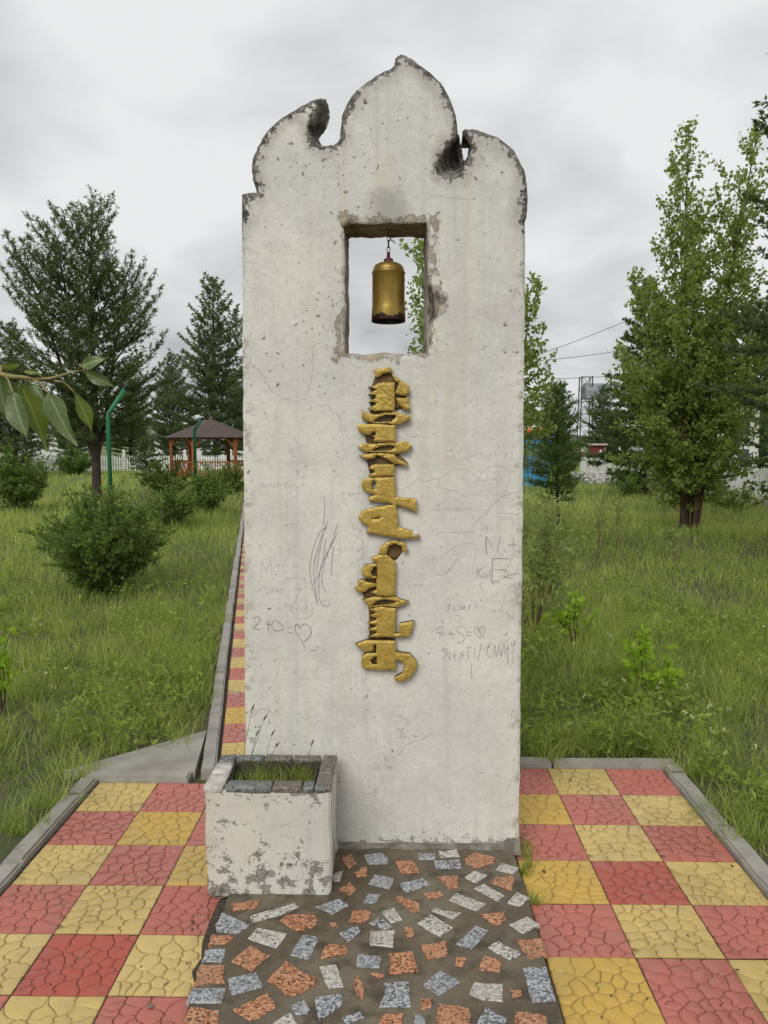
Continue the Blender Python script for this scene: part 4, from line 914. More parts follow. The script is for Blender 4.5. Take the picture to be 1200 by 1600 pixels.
place(conifer('larch_sapling', hgt(873, 838, 602), .64, .24, 85, 47, .05, .8, F_LARCH_Y, B_LARCH, 1.9, .095, .018, .009, .15, 0., .55, .075), base(873, 838), 1, 0, 'young soft green larch on a thin stem beside the blue kiosk', 'tree')
place(broadleaf('poplar_tree', [(0, 0, .12, 0, 5.0), (.08, .1, .60, .1, 4.9), (-.05, 0, -.90, .1, 4.95), (-.05, 0, -.74, .2, 4.35), (.05, 0, .95, .2, 4.3)], 52, F_BIRCH, B_BIRCH, .085, 1.35, (.3, 1.0), .28, .15, 34, .009, .4), ((738 - 617) / FPX * 12.2, 12.2), 1, 0, 'poplar hidden behind the stele, its leaves showing through the opening', 'tree')
for (u, d, top, rz, w, lab) in ((865, 62, 612, .5, 1.5, 'hazy tree behind the young larch and the kiosk'), (960, 70, 640, 2., 1.6, 'tree behind the little red shed'), (938, 60, 604, 3., 1.3, 'far tree at the foot of the lattice mast'), (1120, 48, 560, 4., 1.2, 'larch behind the picket fence and the pale house'), (1185, 42, 470, 1.7, 1.1, 'tall larch beyond the fence beside the near conifer'), (1045, 52, 560, .9, 1.3, 'larch behind the spruce and the birch crown'), (830, 80, 640, 5., 2., 'far tree behind the roof of the kiosk')):
    far_larch(u, d, top, rz, lab, w)

# shrubs
place(shrub('shrub', 1.45, 1.2, 61, F_SHRUB, B_TWIG, 120, .05, .5, 1.6, .06, .35, up0=.62), base(163, 925), 1, 0, 'large rounded dark green shrub standing alone in the meadow', 'shrub')
place(shrub('shrub', 1.15, 1.0, 62, F_SHRUB, B_TWIG, 46, .06, .6, 1., .1, .4), base(272, 826), 1, 0, 'shrub between the big round shrub and the gazebo', 'shrub')
place(shrub('shrub', 1.35, 1.15, 63, F_SHRUB, B_TWIG, 46, .07, .6, 1., .1, .4), base(322, 802), 1, 0, 'dark shrub directly in front of the gazebo', 'shrub')
place(shrub('shrub', 1.6, 1.65, 64, F_SHRUB, B_TWIG, 46, .08, .6, 1., .15, .3), base(28, 800), 1, 0, 'leggy shrub below the hanging poplar leaves', 'shrub')
place(shrub('shrub', 2.2, 1.25, 65, F_SHRUB2, B_TWIG, 40, .085, .5, .9, .05, .3), base(262, 775), 1, 0, 'yellow green bush beside the gazebo railing', 'shrub')
place(shrub('shrub', 1.6, 1.1, 66, F_SHRUB2, B_TWIG, 36, .085, .5, .9, .05, .3), base(362, 772), 1, 0, 'yellow green bush at the edge of the stele near the gazebo', 'shrub')
place(shrub('shrub', 2.4, 1.7, 67, F_SHRUB, B_TWIG, 40, .11, .6, .8, .05, .3), base(118, 742), 1, 0, 'far low shrub in front of the white fence behind the larch trunk', 'shrub')
place(shrub('willow_sapling', .95, 1.02, 71, F_WIL, B_SAP, 20, .085, .27, .75, .36, .25, tr=.0045, up0=.75), base(834, 985), 1, 0, 'broom-shaped willow with bare reddish stems beside the stele', 'sapling')
place(shrub('maple_seedling', .30, .42, 72, F_LIME, B_TWIG, 9, .062, .75, .75, .55, .35, tr=.004, up0=.8), base(900, 1010), 1, 0, 'bright lime green seedling beside the broom-shaped willow', 'seedling')
place(shrub('maple_seedling', .48, .42, 73, F_LIME, B_TWIG, 13, .062, .75, .7, .35, .4, tr=.004, up0=.8), base(1010, 1095), 1, 0, 'wide lime green seedling in tall grass near the kerb corner', 'seedling')
place(shrub('thin_sapling', .32, .95, 74, F_WIL, B_SAP, 3, .065, .5, .4, .35, .1, tr=.007, up0=.95), base(930, 885), 1, 0, 'thin upright sapling between the willow and the young larch', 'sapling')
place(shrub('thin_sapling', .42, .75, 75, F_WIL, B_SAP, 4, .075, .5, .4, .4, .1, tr=.007, up0=.95), base(968, 855), 1, 0, 'slender sapling with a few leaves nearest the birch shade', 'sapling')
place(shrub('thin_sapling', .35, .62, 76, F_WIL, B_SAP, 3, .075, .5, .5, .6, .3, tr=.006, up0=.95), base(1056, 882), 1, 0, 'bent sapling with a leafy tuft below the birch trunks', 'sapling')
place(shrub('thin_sapling', .4, 1.05, 77, F_WIL, B_SAP, 4, .075, .4, .4, .3, .1, tr=.007, up0=.95), base(845, 905), 1, 0, 'pale leaved sapling just behind the broom-shaped willow', 'sapling')
place(shrub('maple_seedling', .28, .45, 78, F_LIME, B_TWIG, 8, .062, .6, .8, .4, .3, tr=.006, up0=.85), base(4, 1112), 1, 0, 'lone lime green seedling in the grass opposite the concrete apron', 'seedling')
place(shrub('shrub', 1.5, .75, 79, F_SHRUB2, B_TWIG, 30, .09, .5, .9, .05, .3), base(1150, 745 + 55), 1, 0, 'low olive bush at the foot of the white fence', 'shrub')
place(shrub('shrub', 1.9, .95, 80, F_SHRUB, B_TWIG, 30, .09, .6, .9, .05, .3), base(985, 775), 1, 0, 'low bush by the gravel bank in front of the fence', 'shrub')

# ------------------------------------------------------------------ foreground poplar sprig
def leaf_mesh(L_, w, bend, fold, curl, seed):
    r_ = random.Random(seed); n = 12; V, F = [], []; ph_ = r_.uniform(0, 6)
    for i in range(n + 1):
        s_ = i / n; wd = w * (math.sin(math.pi * min(1, s_ ** .86)) ** .85) * (1 - .25 * s_) * (1 - s_ ** 5); z0 = -bend * s_ ** 2 * L_
        for k in (-1, -.5, 0, .5, 1):
            x = s_ * L_; y = k * wd / 2; z = z0 + abs(k) * wd * fold + (.05 * L_ * math.sin(s_ * 9 + ph_ + k * 1.3) * k * k * curl) - .004 * L_ * (k == 0); V.append((x, y, z))
    for i in range(n):
        for k in range(4): F.append([i*5 + k, i*5 + k + 1, i*5 + 6 + k, i*5 + 5 + k])
    return mesh('leaf', V, F, smooth=True)
def mat_leaf(name, a, b, tr_):
    t = NT(name); o = t.obj(); s3 = t.n('ShaderNodeSeparateXYZ', {0: o}); y = t.math('ABSOLUTE', s3.outputs[1]); x = s3.outputs[0]
    rib = t.step(y, .0022, .0008); vein = t.math('SINE', t.math('MULTIPLY', t.math('SUBTRACT', x, t.math('MULTIPLY', y, .9)), 480.)); vm = t.math('MULTIPLY', t.step(vein, .90, .99), .35)
    col = t.mix(t.step(t.noise(o, 30, 4), .3, .7), a, b); col = t.mix(t.math('MAXIMUM', rib, vm), col, tuple(min(1, c * 1.5 + .03) for c in b))
    pr = t.n('ShaderNodeBsdfPrincipled', {'Base Color': col, 'Roughness': .42, 'Normal': t.bump(t.math('ADD', t.math('MULTIPLY', vm, 2.), t.noise(o, 120, 3)), .4, .002)}); tl = t.n('ShaderNodeBsdfTranslucent', {'Color': t.mix(.5, col, (.25, .33, .03))})
    t.t.links.new(t.n('ShaderNodeMixShader', {0: tr_, 1: pr.outputs[0], 2: tl.outputs[0]}).outputs[0], t.out.inputs[0]); return t.m
ML_T = mat_leaf('poplar_leaf_top', (.10, .15, .06), (.14, .19, .085), .2); ML_B = mat_leaf('poplar_leaf_fresh', (.10, .145, .02), (.15, .20, .03), .45)
SY = 1.15
def SP(X, Y, dy=0.): return D(X / 6, 540 + Y / 6, SY + dy)
pop = empty('poplar_sapling', (-1.15, 1.2, -.02)); tag(pop, 'poplar sapling reaching in with a sprig of large hanging leaves', 'sapling')
def lp(o): o.location = o.location - pop.location; return o
g0 = SP(20, 270); wood = simple('poplar_twig', (.33, .26, .12), (.22, .20, .06), 60, .6, .3)
lp(MB().tube([(-1.15, 1.2, -.03), (-1.13, 1.2, .8), (-1.16, 1.2, 1.6), (-1.12, 1.2, 2.4), (-1.14, 1.2, 3.1)], [.022, .019, .015, .01, .004], 8).build('trunk', B_TWIG, pop, True))
lp(MB().tube([(-1.15, 1.2, 1.45), (-.95, 1.19, 1.62), (-.75, 1.17, 1.74), SP(-120, 240), SP(-40, 250), SP(40, 278), SP(120, 292), SP(215, 298), SP(330, 316), SP(480, 305), SP(610, 268), SP(690, 240), SP(760, 236)], [.008, .007, .006, .0046, .0042, .0038, .0034, .003, .0023, .002, .0017, .0014, .0011], 8).build('branch', wood, pop, True))
LV = [((760, 195), (980, 105), .44, ML_T, (745, 232), 5, .35), ((790, 245), (1080, 395), .36, ML_T, (760, 236), 6, .2), ((690, 430), (915, 850), .30, ML_B, (510, 330), 7, .5), ((455, 440), (665, 945), .44, ML_T, (290, 318), 8, .6),
      ((180, 340), (490, 965), .42, ML_B, (130, 295), 9, .5), ((115, 430), (220, 885), .46, ML_T, (40, 280), 10, .5), ((290, 350), (430, 520), .40, ML_T, (225, 300), 11, .3), ((20, 200), (200, 190), .45, ML_B, (10, 250), 12, .4), ((220, 245), (370, 250), .30, ML_B, (420, 310), 13, .4),
      ((-20, 260), (40, 700), .60, ML_T, (-60, 250), 14, .5), ((-90, 250), (-140, 640), .5, ML_B, (-80, 250), 15, .5), ((-160, 240), (-260, 560), .5, ML_T, (-150, 240), 16, .5), ((-250, 200), (-420, 300), .5, ML_B, (-240, 230), 17, .4)]
for i, (a, b, wr, m, st, sd, roll) in enumerate(LV):
    dy = ((i * 37) % 5 - 2) * .012; A, B = SP(*a, dy * .5), SP(*b, dy); L_ = (B - A).length; me = leaf_mesh(L_, L_ * wr * 1.12, .16, .10 + .03 * (i % 3), 1., sd)
    X = (B - A).normalized(); toc = (EYE - A).normalized(); Z = (toc - X * toc.dot(X)).normalized(); Z = (Matrix.Rotation(roll * (1 if i % 2 else -1), 3, X) @ Z); Yv = Z.cross(X)
    o = link('leaf', me, m, pop); mw_ = Matrix((X, Yv, Z)).transposed().to_4x4(); mw_.translation = A - pop.location; o.matrix_local = mw_
    s0 = SP(*st, 0); mid = (s0 + A) / 2 + Vector((0, 0, .006)); pt = MB().tube([s0, mid, A, A + X * L_ * .1], [.0016, .0013, .0012, .0008], 6).build('petiole', wood, pop, True); lp(pt)

# ------------------------------------------------------------------ grass
rg = np.random.default_rng(99)
px0, px1 = PST, PST + pd * 40
def paved(x, y, m=0.):
    k = (x > XL0 - .10 - m) & (x < XRE + .10 + m) & (y < YL0 + .09 + m)
    k |= (x > .0) & (x < XRE + .10 + m) & (y < YR0 + .09 + m)
    rx, ry = x - PST.x, y - PST.y; al = rx * pd.x + ry * pd.y; ac = rx * pn.x + ry * pn.y
    k |= (al > -.5) & (al < 21) & (ac > -.12 - m) & (ac < 1.24 + m)
    k |= (x > k0.x - .66 + (y - YL0 - .09) * 1.3) & (x < k0.x + .1) & (y < YL0 + .09 + .42 + m)
    return k
from mathutils import noise as _n
def field(x, y, f, o=0.):
    """smooth cheap noise field 0..1 on arrays"""
    s_ = np.zeros_like(x)
    for a, (fx, fy, ph) in enumerate(((1, .3, .0), (-.4, 1.1, 1.7), (.8, -.9, 3.1), (1.7, 1.3, 5.), (-2.1, .7, .6), (.5, 2.3, 2.2))): s_ += np.sin((x * fx + y * fy) * f + ph + o) / (1 + .35 * a)
    return .5 + s_ / 6.2
def blades(n, x, y, h, w, lean, v, seg=2):
    az = rg.uniform(0, 6.283, n); az2 = rg.uniform(0, 6.283, n); ln = lean * rg.uniform(.2, 1.2, n); dx, dy = np.cos(az), np.sin(az); sx, sy = np.cos(az2), np.sin(az2); z0 = np.full(n, -.03)
    def pt(t, side, ww): return np.stack([x + dx * h * ln * t ** 1.8 + sx * w * ww * side, y + dy * h * ln * t ** 1.8 + sy * w * ww * side, z0 + h * t * np.sqrt(np.maximum(.15, 1 - (ln * .8 * t) ** 2))], 1)
    V = np.stack([pt(0, -.5, 1), pt(0, .5, 1), pt(.55, -.5, .8), pt(.55, .5, .8), pt(1., 0, 0)], 1); i = np.arange(n)[:, None] * 5
    T = np.concatenate([i + np.array([0, 1, 3]), i + np.array([0, 3, 2]), i + np.array([2, 3, 4])], 0); return V.reshape(-1, 3), T, np.repeat(np.clip(v, 0, 1), 5)
def scatter(n, d0, d1, x0, x1, power):
    """random spots, thinning with distance"""
    u_ = rg.uniform(0, 1, n); y = (d0 ** (1 - power) + u_ * (d1 ** (1 - power) - d0 ** (1 - power))) ** (1 / (1 - power)); x = rg.uniform(x0, x1, n) * np.maximum(1, y / 5.); return x, y
VS, TS_, AS, nb_ = [], [], [], 0
def push(V, T, A):
    global nb_
    VS.append(V); TS_.append(T + nb_); AS.append(A); nb_ += len(V)
def sow(n, d0, d1, x0, x1, power, hmin, hmax, w0, lean, vm, clump=True):
    x, y = scatter(n, d0, d1, x0, x1, power); ok = ~paved(x, y) ; f1 = field(x, y, 1.9); f2 = field(x, y, 5.3, 2.); ok &= rg.uniform(0, 1, n) < .45 + .75 * f1
    near = np.minimum(1, np.maximum(0, np.minimum(np.abs(x - XRE - .1), np.abs(x - XL0 + .1)) / .25)); near = np.where(y > YR0 + .35, 1, near)
    ok &= rg.uniform(0, 1, n) < .25 + .8 * near
    x, y, f1, f2 = x[ok], y[ok], f1[ok], f2[ok]; m = len(x); h = rg.uniform(hmin, hmax, m) * (.55 + .75 * f1) * (.7 + .5 * f2); w = w0 * rg.uniform(.6, 1.4, m) * np.maximum(1, y / 7.)
    push(*blades(m, x, y, h, w, lean, vm + .7 * (field(x, y, .9, 4) - .5) + .45 * (f2 - .5) + rg.normal(0, .25, m)))
sow(185000, 1.2, 8, -4.8, 4.8, 1.2, .04, .155, .0040, .9, .50)
sow(130000, 5, 18, -4.8, 4.8, 1.3, .08, .22, .0052, .65, .48)
sow(120000, 14, 60, -4.8, 4.8, 1.5, .14, .30, .0062, .45, .48)
cxs, cys = scatter(600, 3.4, 9, -4., 4., 1.1); ok = ~paved(cxs, cys, -.02)                     # tussocks of longer grass
for cx_, cy_ in zip(cxs[ok], cys[ok]):
    m = rg.integers(25, 60); push(*blades(m, cx_ + rg.normal(0, .035, m), cy_ + rg.normal(0, .035, m), rg.uniform(.12, .34, m) * rg.uniform(.6, 1.1), np.full(m, .005), 1.0, rg.uniform(.15, .7) + rg.normal(0, .12, m)))
for (u, v_) in ((920, 1180), (870, 1183), (985, 1182), (1035, 1183), (1090, 1220), (1150, 1290), (1190, 1330), (110, 1222), (60, 1270), (20, 1310), (880, 1165), (960, 1160), (1010, 1150)):   # along the kerbs
    p = G(u, v_); m = 130; push(*blades(m, p.x + rg.normal(0, .06, m), p.y + .06 + np.abs(rg.normal(0, .05, m)), rg.uniform(.08, .27, m), np.full(m, .0045), 1.1, rg.uniform(.25, .65) + rg.normal(0, .12, m)))
F_GRASS = foliage('meadow_grass', (.06, .115, .022), (.58, .66, .17), .5)
tag(link('grass', fastmesh('grass', np.concatenate(VS), np.concatenate(TS_), {'v': np.concatenate(AS)}), F_GRASS), 'long uneven green meadow grass growing around the paving', 'grass', None, 'stuff')
# weeds, flower heads and dry stalks mixed into it
VS, TS_, AS, nb_ = [], [], [], 0
wd = Leaves(5); x, y = scatter(9000, 3.3, 14, -4.2, 4.2, 1.2); ok = (~paved(x, y, .05)) & (field(x, y, 2.7, 1.) > .47); x, y = x[ok], y[ok]
for k in range(9):
    m = len(x); wd.add(np.stack([x + rg.normal(0, .03, m), y + rg.normal(0, .03, m), rg.uniform(.02, .17, m)], 1), rg.normal(size=(m, 3)) * np.array([1, 1, .5]) + np.array([0, 0, .45]), rg.uniform(.03, .065, m), rg.uniform(.012, .026, m), rg.uniform(.1, .9, m))
tag(link('weeds', wd.mesh('weeds', .5, .08), foliage('weed_leaves', (.11, .19, .025), (.38, .46, .09), .45)), 'small broad-leaved weeds scattered through the meadow grass', 'weeds', None, 'stuff')
fl = Leaves(6); x, y = scatter(900, 3.3, 12, -4.2, 4.2, 1.1); ok = (~paved(x, y, .1)) & (field(x, y, 3.3, 5.) > .56); x, y = x[ok], y[ok]; m = len(x); zf = rg.uniform(.16, .34, m)
for k in range(5): fl.add(np.stack([x + rg.normal(0, .006, m), y + rg.normal(0, .006, m), zf + rg.normal(0, .006, m)], 1), rg.normal(size=(m, 3)), rg.uniform(.010, .022, m), rg.uniform(.008, .014, m), rg.uniform(0, 1, m))
tag(link('flower_heads', fl.mesh('flower_heads'), foliage('pale_petals', (.50, .46, .10), (.62, .62, .48), .2)), 'tiny pale yellow and white flower heads among the meadow grass', 'flowers', None, 'stuff')
x, y = scatter(1500, 3.4, 10, -4.2, 4.2, 1.1); ok = ~paved(x, y, .04); x, y = x[ok], y[ok]; m = len(x); V, T, A = blades(m, x, y, rg.uniform(.1, .36, m), np.full(m, .0035), 1.2, rg.uniform(0, 1, m))
tag(link('dry_stalks', fastmesh('dry_stalks', V, T, {'v': A}), foliage('straw', (.20, .16, .08), (.42, .37, .22), .2)), 'dry straw coloured stalks standing in the meadow grass', 'dry grass', None, 'stuff')
# tufts at the platform's edge and in the planter
def tuft(name, spots, label, h0, h1, sp, cnt, mat, cat='grass', z=-.01, lean=.9):
    VV, TT, AA, b0 = [], [], [], 0
    for (tx, ty) in spots:
        V, T, A = blades(cnt, tx + rg.normal(0, sp, cnt), ty + rg.normal(0, sp * .8, cnt), rg.uniform(h0, h1, cnt), np.full(cnt, .0035), lean, rg.normal(.4, .2, cnt)); V[:, 2] += .03 + z; VV.append(V); TT.append(T + b0); AA.append(A); b0 += len(V)
    return tag(link(name, fastmesh(name, np.concatenate(VV), np.concatenate(TT), {'v': np.concatenate(AA)}), mat), label, cat, None, 'stuff')
tuft('edge_grass', [base(822, 1340), base(825, 1355), base(818, 1325), base(834, 1412), base(820, 1365)], 'short grass sprouting between the mosaic platform and the red tiles', .03, .085, .012, 46, F_GRASS)
zs_ = PZ + zt - .09; ppx, ppy = plan.location.x, plan.location.y
def inpl(n): return [(ppx + rg.uniform(-hx + t_ + .02, hx - t_ - .02), ppy + rg.uniform(-hy + t_ + .015, hy - .06)) for _ in range(n)]
tuft('planter_grass', inpl(26), 'fine green grass filling the whitewashed planter', .05, .135, .016, 26, F_GRASS, z=zs_, lean=.8)
F_STALK = foliage('seed_stalk', (.10, .09, .05), (.17, .15, .09), .1)
seed_pts = [((378, 1196), (393, 1110)), ((382, 1196), (412, 1125)), ((412, 1200), (424, 1150)), ((405, 1200), (430, 1168)), ((480, 1196), (486, 1165)), ((388, 1196), (400, 1150))]
sm_ = MB()
st_root = empty('seed_stalks', (ppx, ppy, zs_)); tag(st_root, 'thin grass stalks with dark seed heads rising from the planter', 'grass stalks')
F_SH = simple('seed_stalk_dry', (.13, .11, .06), (.07, .055, .035), 60, .8, 0)
for i, (a, b) in enumerate(seed_pts):
    A, B = D(*a, ppy), D(*b, ppy - .02); A.z = zs_ - .01; mid = (A + B) / 2 + Vector((-.012, 0, .01)); last = B + (B - mid).normalized() * .032 + Vector((.006, 0, -.003))
    o = MB().tube([A, mid, B, B + (last - B) * .15, B + (last - B) * .6, last], [.0011, .001, .0008, .0034, .003, .0006], 5).build('stalk', F_SH, st_root, True); o.location = -st_root.location

# ================================================================== BACKGROUND OBJECTS
M_WHITE = simple('white_fence_paint', (.78, .78, .76), (.62, .62, .60), 3, .6, .1)
def white_fence(a, b, label, h=.95, step=.16, pw_=.075, post_every=2.6, posth=1.15, plinth=0.):
    a, b = Vector((*a, -.02)), Vector((*b, -.02)); d = b - a; n = int(d.length / step); root = empty('picket_fence', a, math.atan2(d.y, d.x)); tag(root, label, 'fence')
    pm = MB(); z0, z1 = plinth + .06, h
    pm.v = [Vector(p) for p in ((-pw_/2, -.012, z0), (pw_/2, -.012, z0), (pw_/2, -.012, z1 - .05), (0, -.012, z1), (-pw_/2, -.012, z1 - .05), (-pw_/2, .012, z0), (pw_/2, .012, z0), (pw_/2, .012, z1 - .05), (0, .012, z1), (-pw_/2, .012, z1 - .05))]
    pm.f = [[0, 1, 2, 3, 4], [9, 8, 7, 6, 5]] + [[i, i + 5, (i+1) % 5 + 5, (i+1) % 5] for i in range(5)]; pme = pm.mesh('picket'); pme.materials.append(M_WHITE)
    for i in range(min(n, 290)): o = link('picket', pme, None, root, (step * (i + .5), random.uniform(-.004, .004), random.uniform(-.01, .01)))
    Lg = d.length
    for z in (plinth + .25, h - .22): MB().box((Lg / 2, .035, z), (Lg, .04, .07)).build('rail', M_WHITE, root)
    if plinth: MB().box((Lg / 2, .06, plinth / 2), (Lg, .22, plinth)).build('plinth', simple('plinth_stone', (.50, .49, .46), (.3, .29, .27), 8, .9, .6), root)
    k = 0.
    post = MB().box((0, 0, posth / 2), (.17, .17, posth)).box((0, 0, posth + .02), (.22, .22, .06)); post.v += [Vector((x * .09, y * .09, posth + .05)) for x, y in ((-1, -1), (1, -1), (1, 1), (-1, 1))] + [Vector((0, 0, posth + .16))]; q = len(post.v) - 5; post.f += [[q + i, q + (i+1) % 4, q + 4] for i in range(4)]
    pme2 = post.mesh('post'); pme2.materials.append(M_WHITE)
    while k <= Lg + .01: link('post', pme2, None, root, (k, .13, 0)); k += post_every
    return root
def X(u, d): return (u - 617) / FPX * d
white_fence((X(-40, 47), 47), (X(212, 48.5), 48.5), 'white picket fence crossing behind the big larch trunk', 1.05, .155, .08, 2.9, 1.28)
white_fence((X(214, 48.6), 48.6), (X(420, 50), 50), 'white picket fence running behind the gazebo', 1.05, .155, .08, 2.9, 1.28)
white_fence((X(905, 44), 44), (X(1000, 37), 37), 'white picket fence in front of the little red shed', 1.05, .16, .08, 2.4, 1.3)
white_fence((X(1010, 34), 34), (X(1075, 27.), 27.), 'white picket fence half hidden by the birch foliage', 1.05, .16, .08, 2.4, 1.3, .2)
white_fence((X(1080, 26.6), 26.6), (X(1260, 19.4), 19.4), 'white picket fence on a stone plinth under the near conifer', 1.12, .15, .075, 2.6, 1.32, .22)
# pale gravel bank at the fence
gv = Leaves(9); m = 5000; gx = rg.uniform(0, 1, m); gu = 895 + gx * 150; gd = 37 - 8 * gx + rg.uniform(-2.2, 2.2, m); gxx = (gu - 617) / FPX * gd
gv.add(np.stack([gxx, gd, rg.uniform(-.02, .26, m)], 1), rg.normal(size=(m, 3)), rg.uniform(.08, .24, m), rg.uniform(.06, .16, m), rg.uniform(0, 1, m))
tag(link('gravel', gv.mesh('gravel'), foliage('pale_gravel', (.40, .39, .37), (.66, .65, .63), .0)), 'pale crushed stone banked along the picket fence', 'gravel', None, 'stuff')

# gazebo
gp = G(309, 748); gz_ = empty('gazebo', (gp.x, 41.5, -.02)); tag(gz_, 'open six-sided wooden gazebo with brown shingled roof', 'gazebo')
M_WOOD = simple('orange_stained_wood', (.34, .115, .035), (.24, .07, .022), 5, .6, .2)
def mat_roof():
    t = NT('brown_shingles'); p = t.pos(); br = t.n('ShaderNodeTexBrick', {'Vector': t.obj(), 'Scale': 3.2, 'Color1': (.10, .074, .066, 1), 'Color2': (.145, .11, .10, 1), 'Mortar': (.05, .032, .028, 1), 'Mortar Size': .03}); t.principled(t.mix(t.math('MULTIPLY', t.noise(p, 3, 5), .5), br.outputs[0], (.12, .09, .085)), .9, t.bump(br.outputs[1], .4, .02)); return t.m
RG = 2.12; ang = [R(a) for a in (-72, -12, 48, 108, 168, 228)]; cor = [Vector((RG * math.sin(a), -RG * math.cos(a), 0)) for a in ang]; EH, AH = 2.12, 3.12
M_RF = mat_roof(); apex = Vector((0, 0, AH))
for i in range(6):
    a, b = cor[i] * 1.16, cor[(i + 1) % 6] * 1.16; a, b = a + Vector((0, 0, EH)), b + Vector((0, 0, EH)); ap = Vector((0, 0, AH)); nrm = (b - a).cross(ap - a).normalized() * .05
    link('roof_panel', mesh('roof_panel', [a, b, ap, a - nrm, b - nrm, ap - nrm * .6], [[0, 1, 2], [5, 4, 3], [0, 3, 4, 1]]), M_RF, gz_)
    for k in range(1, 9):                              # shingle courses
        s0 = k / 9; MB().bar(a.lerp(ap, s0) + nrm * .1, b.lerp(ap, s0) + nrm * .1, .02, .012).build('shingle_course', M_RF, gz_)
    c = cor[i]; po = MB().box((c.x, c.y, EH / 2 + .05), (.15, .15, EH + .1), ang[i]).build('post', M_WOOD, gz_)
    for sgn in (-1, 1):
        o_ = cor[(i + sgn) % 6]; dd = (o_ - c).normalized(); MB().bar(c + dd * .04 + Vector((0, 0, EH - .55)), c + dd * .5 + Vector((0, 0, EH - .06)), .09, .07).build('brace', M_WOOD, gz_)
    e1_, e2_ = cor[i], cor[(i + 1) % 6]
    MB().bar(e1_ + Vector((0, 0, EH)), e2_ + Vector((0, 0, EH)), .12, .14).build('beam', M_WOOD, gz_)
    if i != 4:
        MB().bar(e1_ + Vector((0, 0, .82)), e2_ + Vector((0, 0, .82)), .09, .07).build('handrail', M_WOOD, gz_); MB().bar(e1_ + Vector((0, 0, .16)), e2_ + Vector((0, 0, .16)), .07, .06).build('bottom_rail', M_WOOD, gz_)
        for k in range(5):
            p1, p2 = e1_.lerp(e2_, k / 5), e1_.lerp(e2_, (k + 1) / 5); MB().bar(p1 + Vector((0, 0, .18)), p2 + Vector((0, 0, .79)), .035).build('lattice_bar', M_WOOD, gz_); MB().bar(p2 + Vector((0, 0, .185)), p1 + Vector((0, 0, .795)), .03).build('lattice_bar', M_WOOD, gz_)
MB().lathe([(.12, AH - .04), (.1, AH + .06), (.02, AH + .14), (.001, AH + .15)], 10).build('finial', M_RF, gz_)
slab('deck', [c * .98 for c in cor], .02, .14, M_WOOD, gz_)

# green bent poles
M_GRN = simple('green_enamel', (.02, .19, .085), (.03, .15, .07), 14, .4, .1); M_TIP = simple('black_tip', (.02, .02, .022), None, 20, .5, .1)
for (u, vb, ve, vt, ue, lab) in ((174, 815, 645, 600, 199, 'green bent steel pole beside the big larch trunk'), (306, 772, 670, 652, 317, 'green bent steel pole in front of the gazebo'), (359, 742, 674, 659, 367, 'thin green bent pole at the far side of the gazebo')):
    p = G(u, vb); zb, ze = D(u, ve, p.y).z, D(ue, vt, p.y); r_ = .047 if u == 174 else (.055 if u == 306 else .05); root = empty('bent_pole', (p.x, p.y, -.02)); tag(root, lab, 'pole')
    MB().tube([(0, 0, 0), (0, 0, zb - .06), (.01, 0, zb), ((ze.x - p.x) * .9, 0, zb + (ze.z - zb) * .9)], r_, 10).build('shaft', M_GRN, root, True)
    MB().tube([((ze.x - p.x) * .86, 0, zb + (ze.z - zb) * .86), (ze.x - p.x, 0, ze.z)], r_ * 1.12, 8).build('tip', M_TIP, root); MB().lathe([(r_ * 2.2, 0), (r_ * 2.2, .05), (r_, .06)], 10).build('foot_plate', M_GRN, root)

# painted kiosk behind the young larch
KY = 31.; kx0, kx1 = X(770, KY), X(858, KY); ks = empty('kiosk', ((kx0 + kx1) / 2, KY + .9, -.02)); tag(ks, 'blue painted kiosk with bright striped canopy half hidden by the stele', 'kiosk'); kw = kx1 - kx0
def kbox(n, c, d, m, p=None): return MB().box(c, d).build(n, m, p or ks)
MBL = simple('sky_blue_paint', (.06, .32, .55), (.05, .22, .44), 4, .5, .1); MBL2 = simple('teal_panel', (.10, .22, .24), (.16, .26, .24), 3, .5, .1)
kbox('wall', (0, .1, .85), (kw - .1, 1.6, 1.7), MBL2)
for x_ in (-.5, -.17, .17, .5): kbox('corner_post', (x_ * (kw - .1), -.76, .9), (.12, .10, 1.8), MBL)
for i, x_ in enumerate((-.335, 0, .335)): kbox('window', (x_ * (kw - .1), -.712, 1.1), (kw * .27, .03, .75), simple('kiosk_glass_%d' % i, (.10, .14, .15), None, 3, .12, 0)); kbox('sill_board', (x_ * (kw - .1), -.75, .68), (kw * .29, .08, .06), MBL); kbox('lower_panel', (x_ * (kw - .1), -.715, .34), (kw * .27, .04, .55), MBL)
kbox('fascia', (0, -.72, 1.86), (kw + .1, .3, .22), MBL)
for i, c in enumerate(((.05, .07, .26), (.22, .05, .19), (.56, .05, .045), (.62, .30, .07), (.62, .60, .56))): MB().box((0, -.85 + .12 * i, 2.06 + .10 * i), (kw + .3 - i * .14, .30, .075), 0, .5).build('canopy_stripe', simple('canopy_paint_%d' % i, c, None, 4, .5, .1), ks)
kbox('roof', (0, .2, 2.12), (kw + .2, 1.5, .3), simple('kiosk_roof', (.2, .2, .22)))
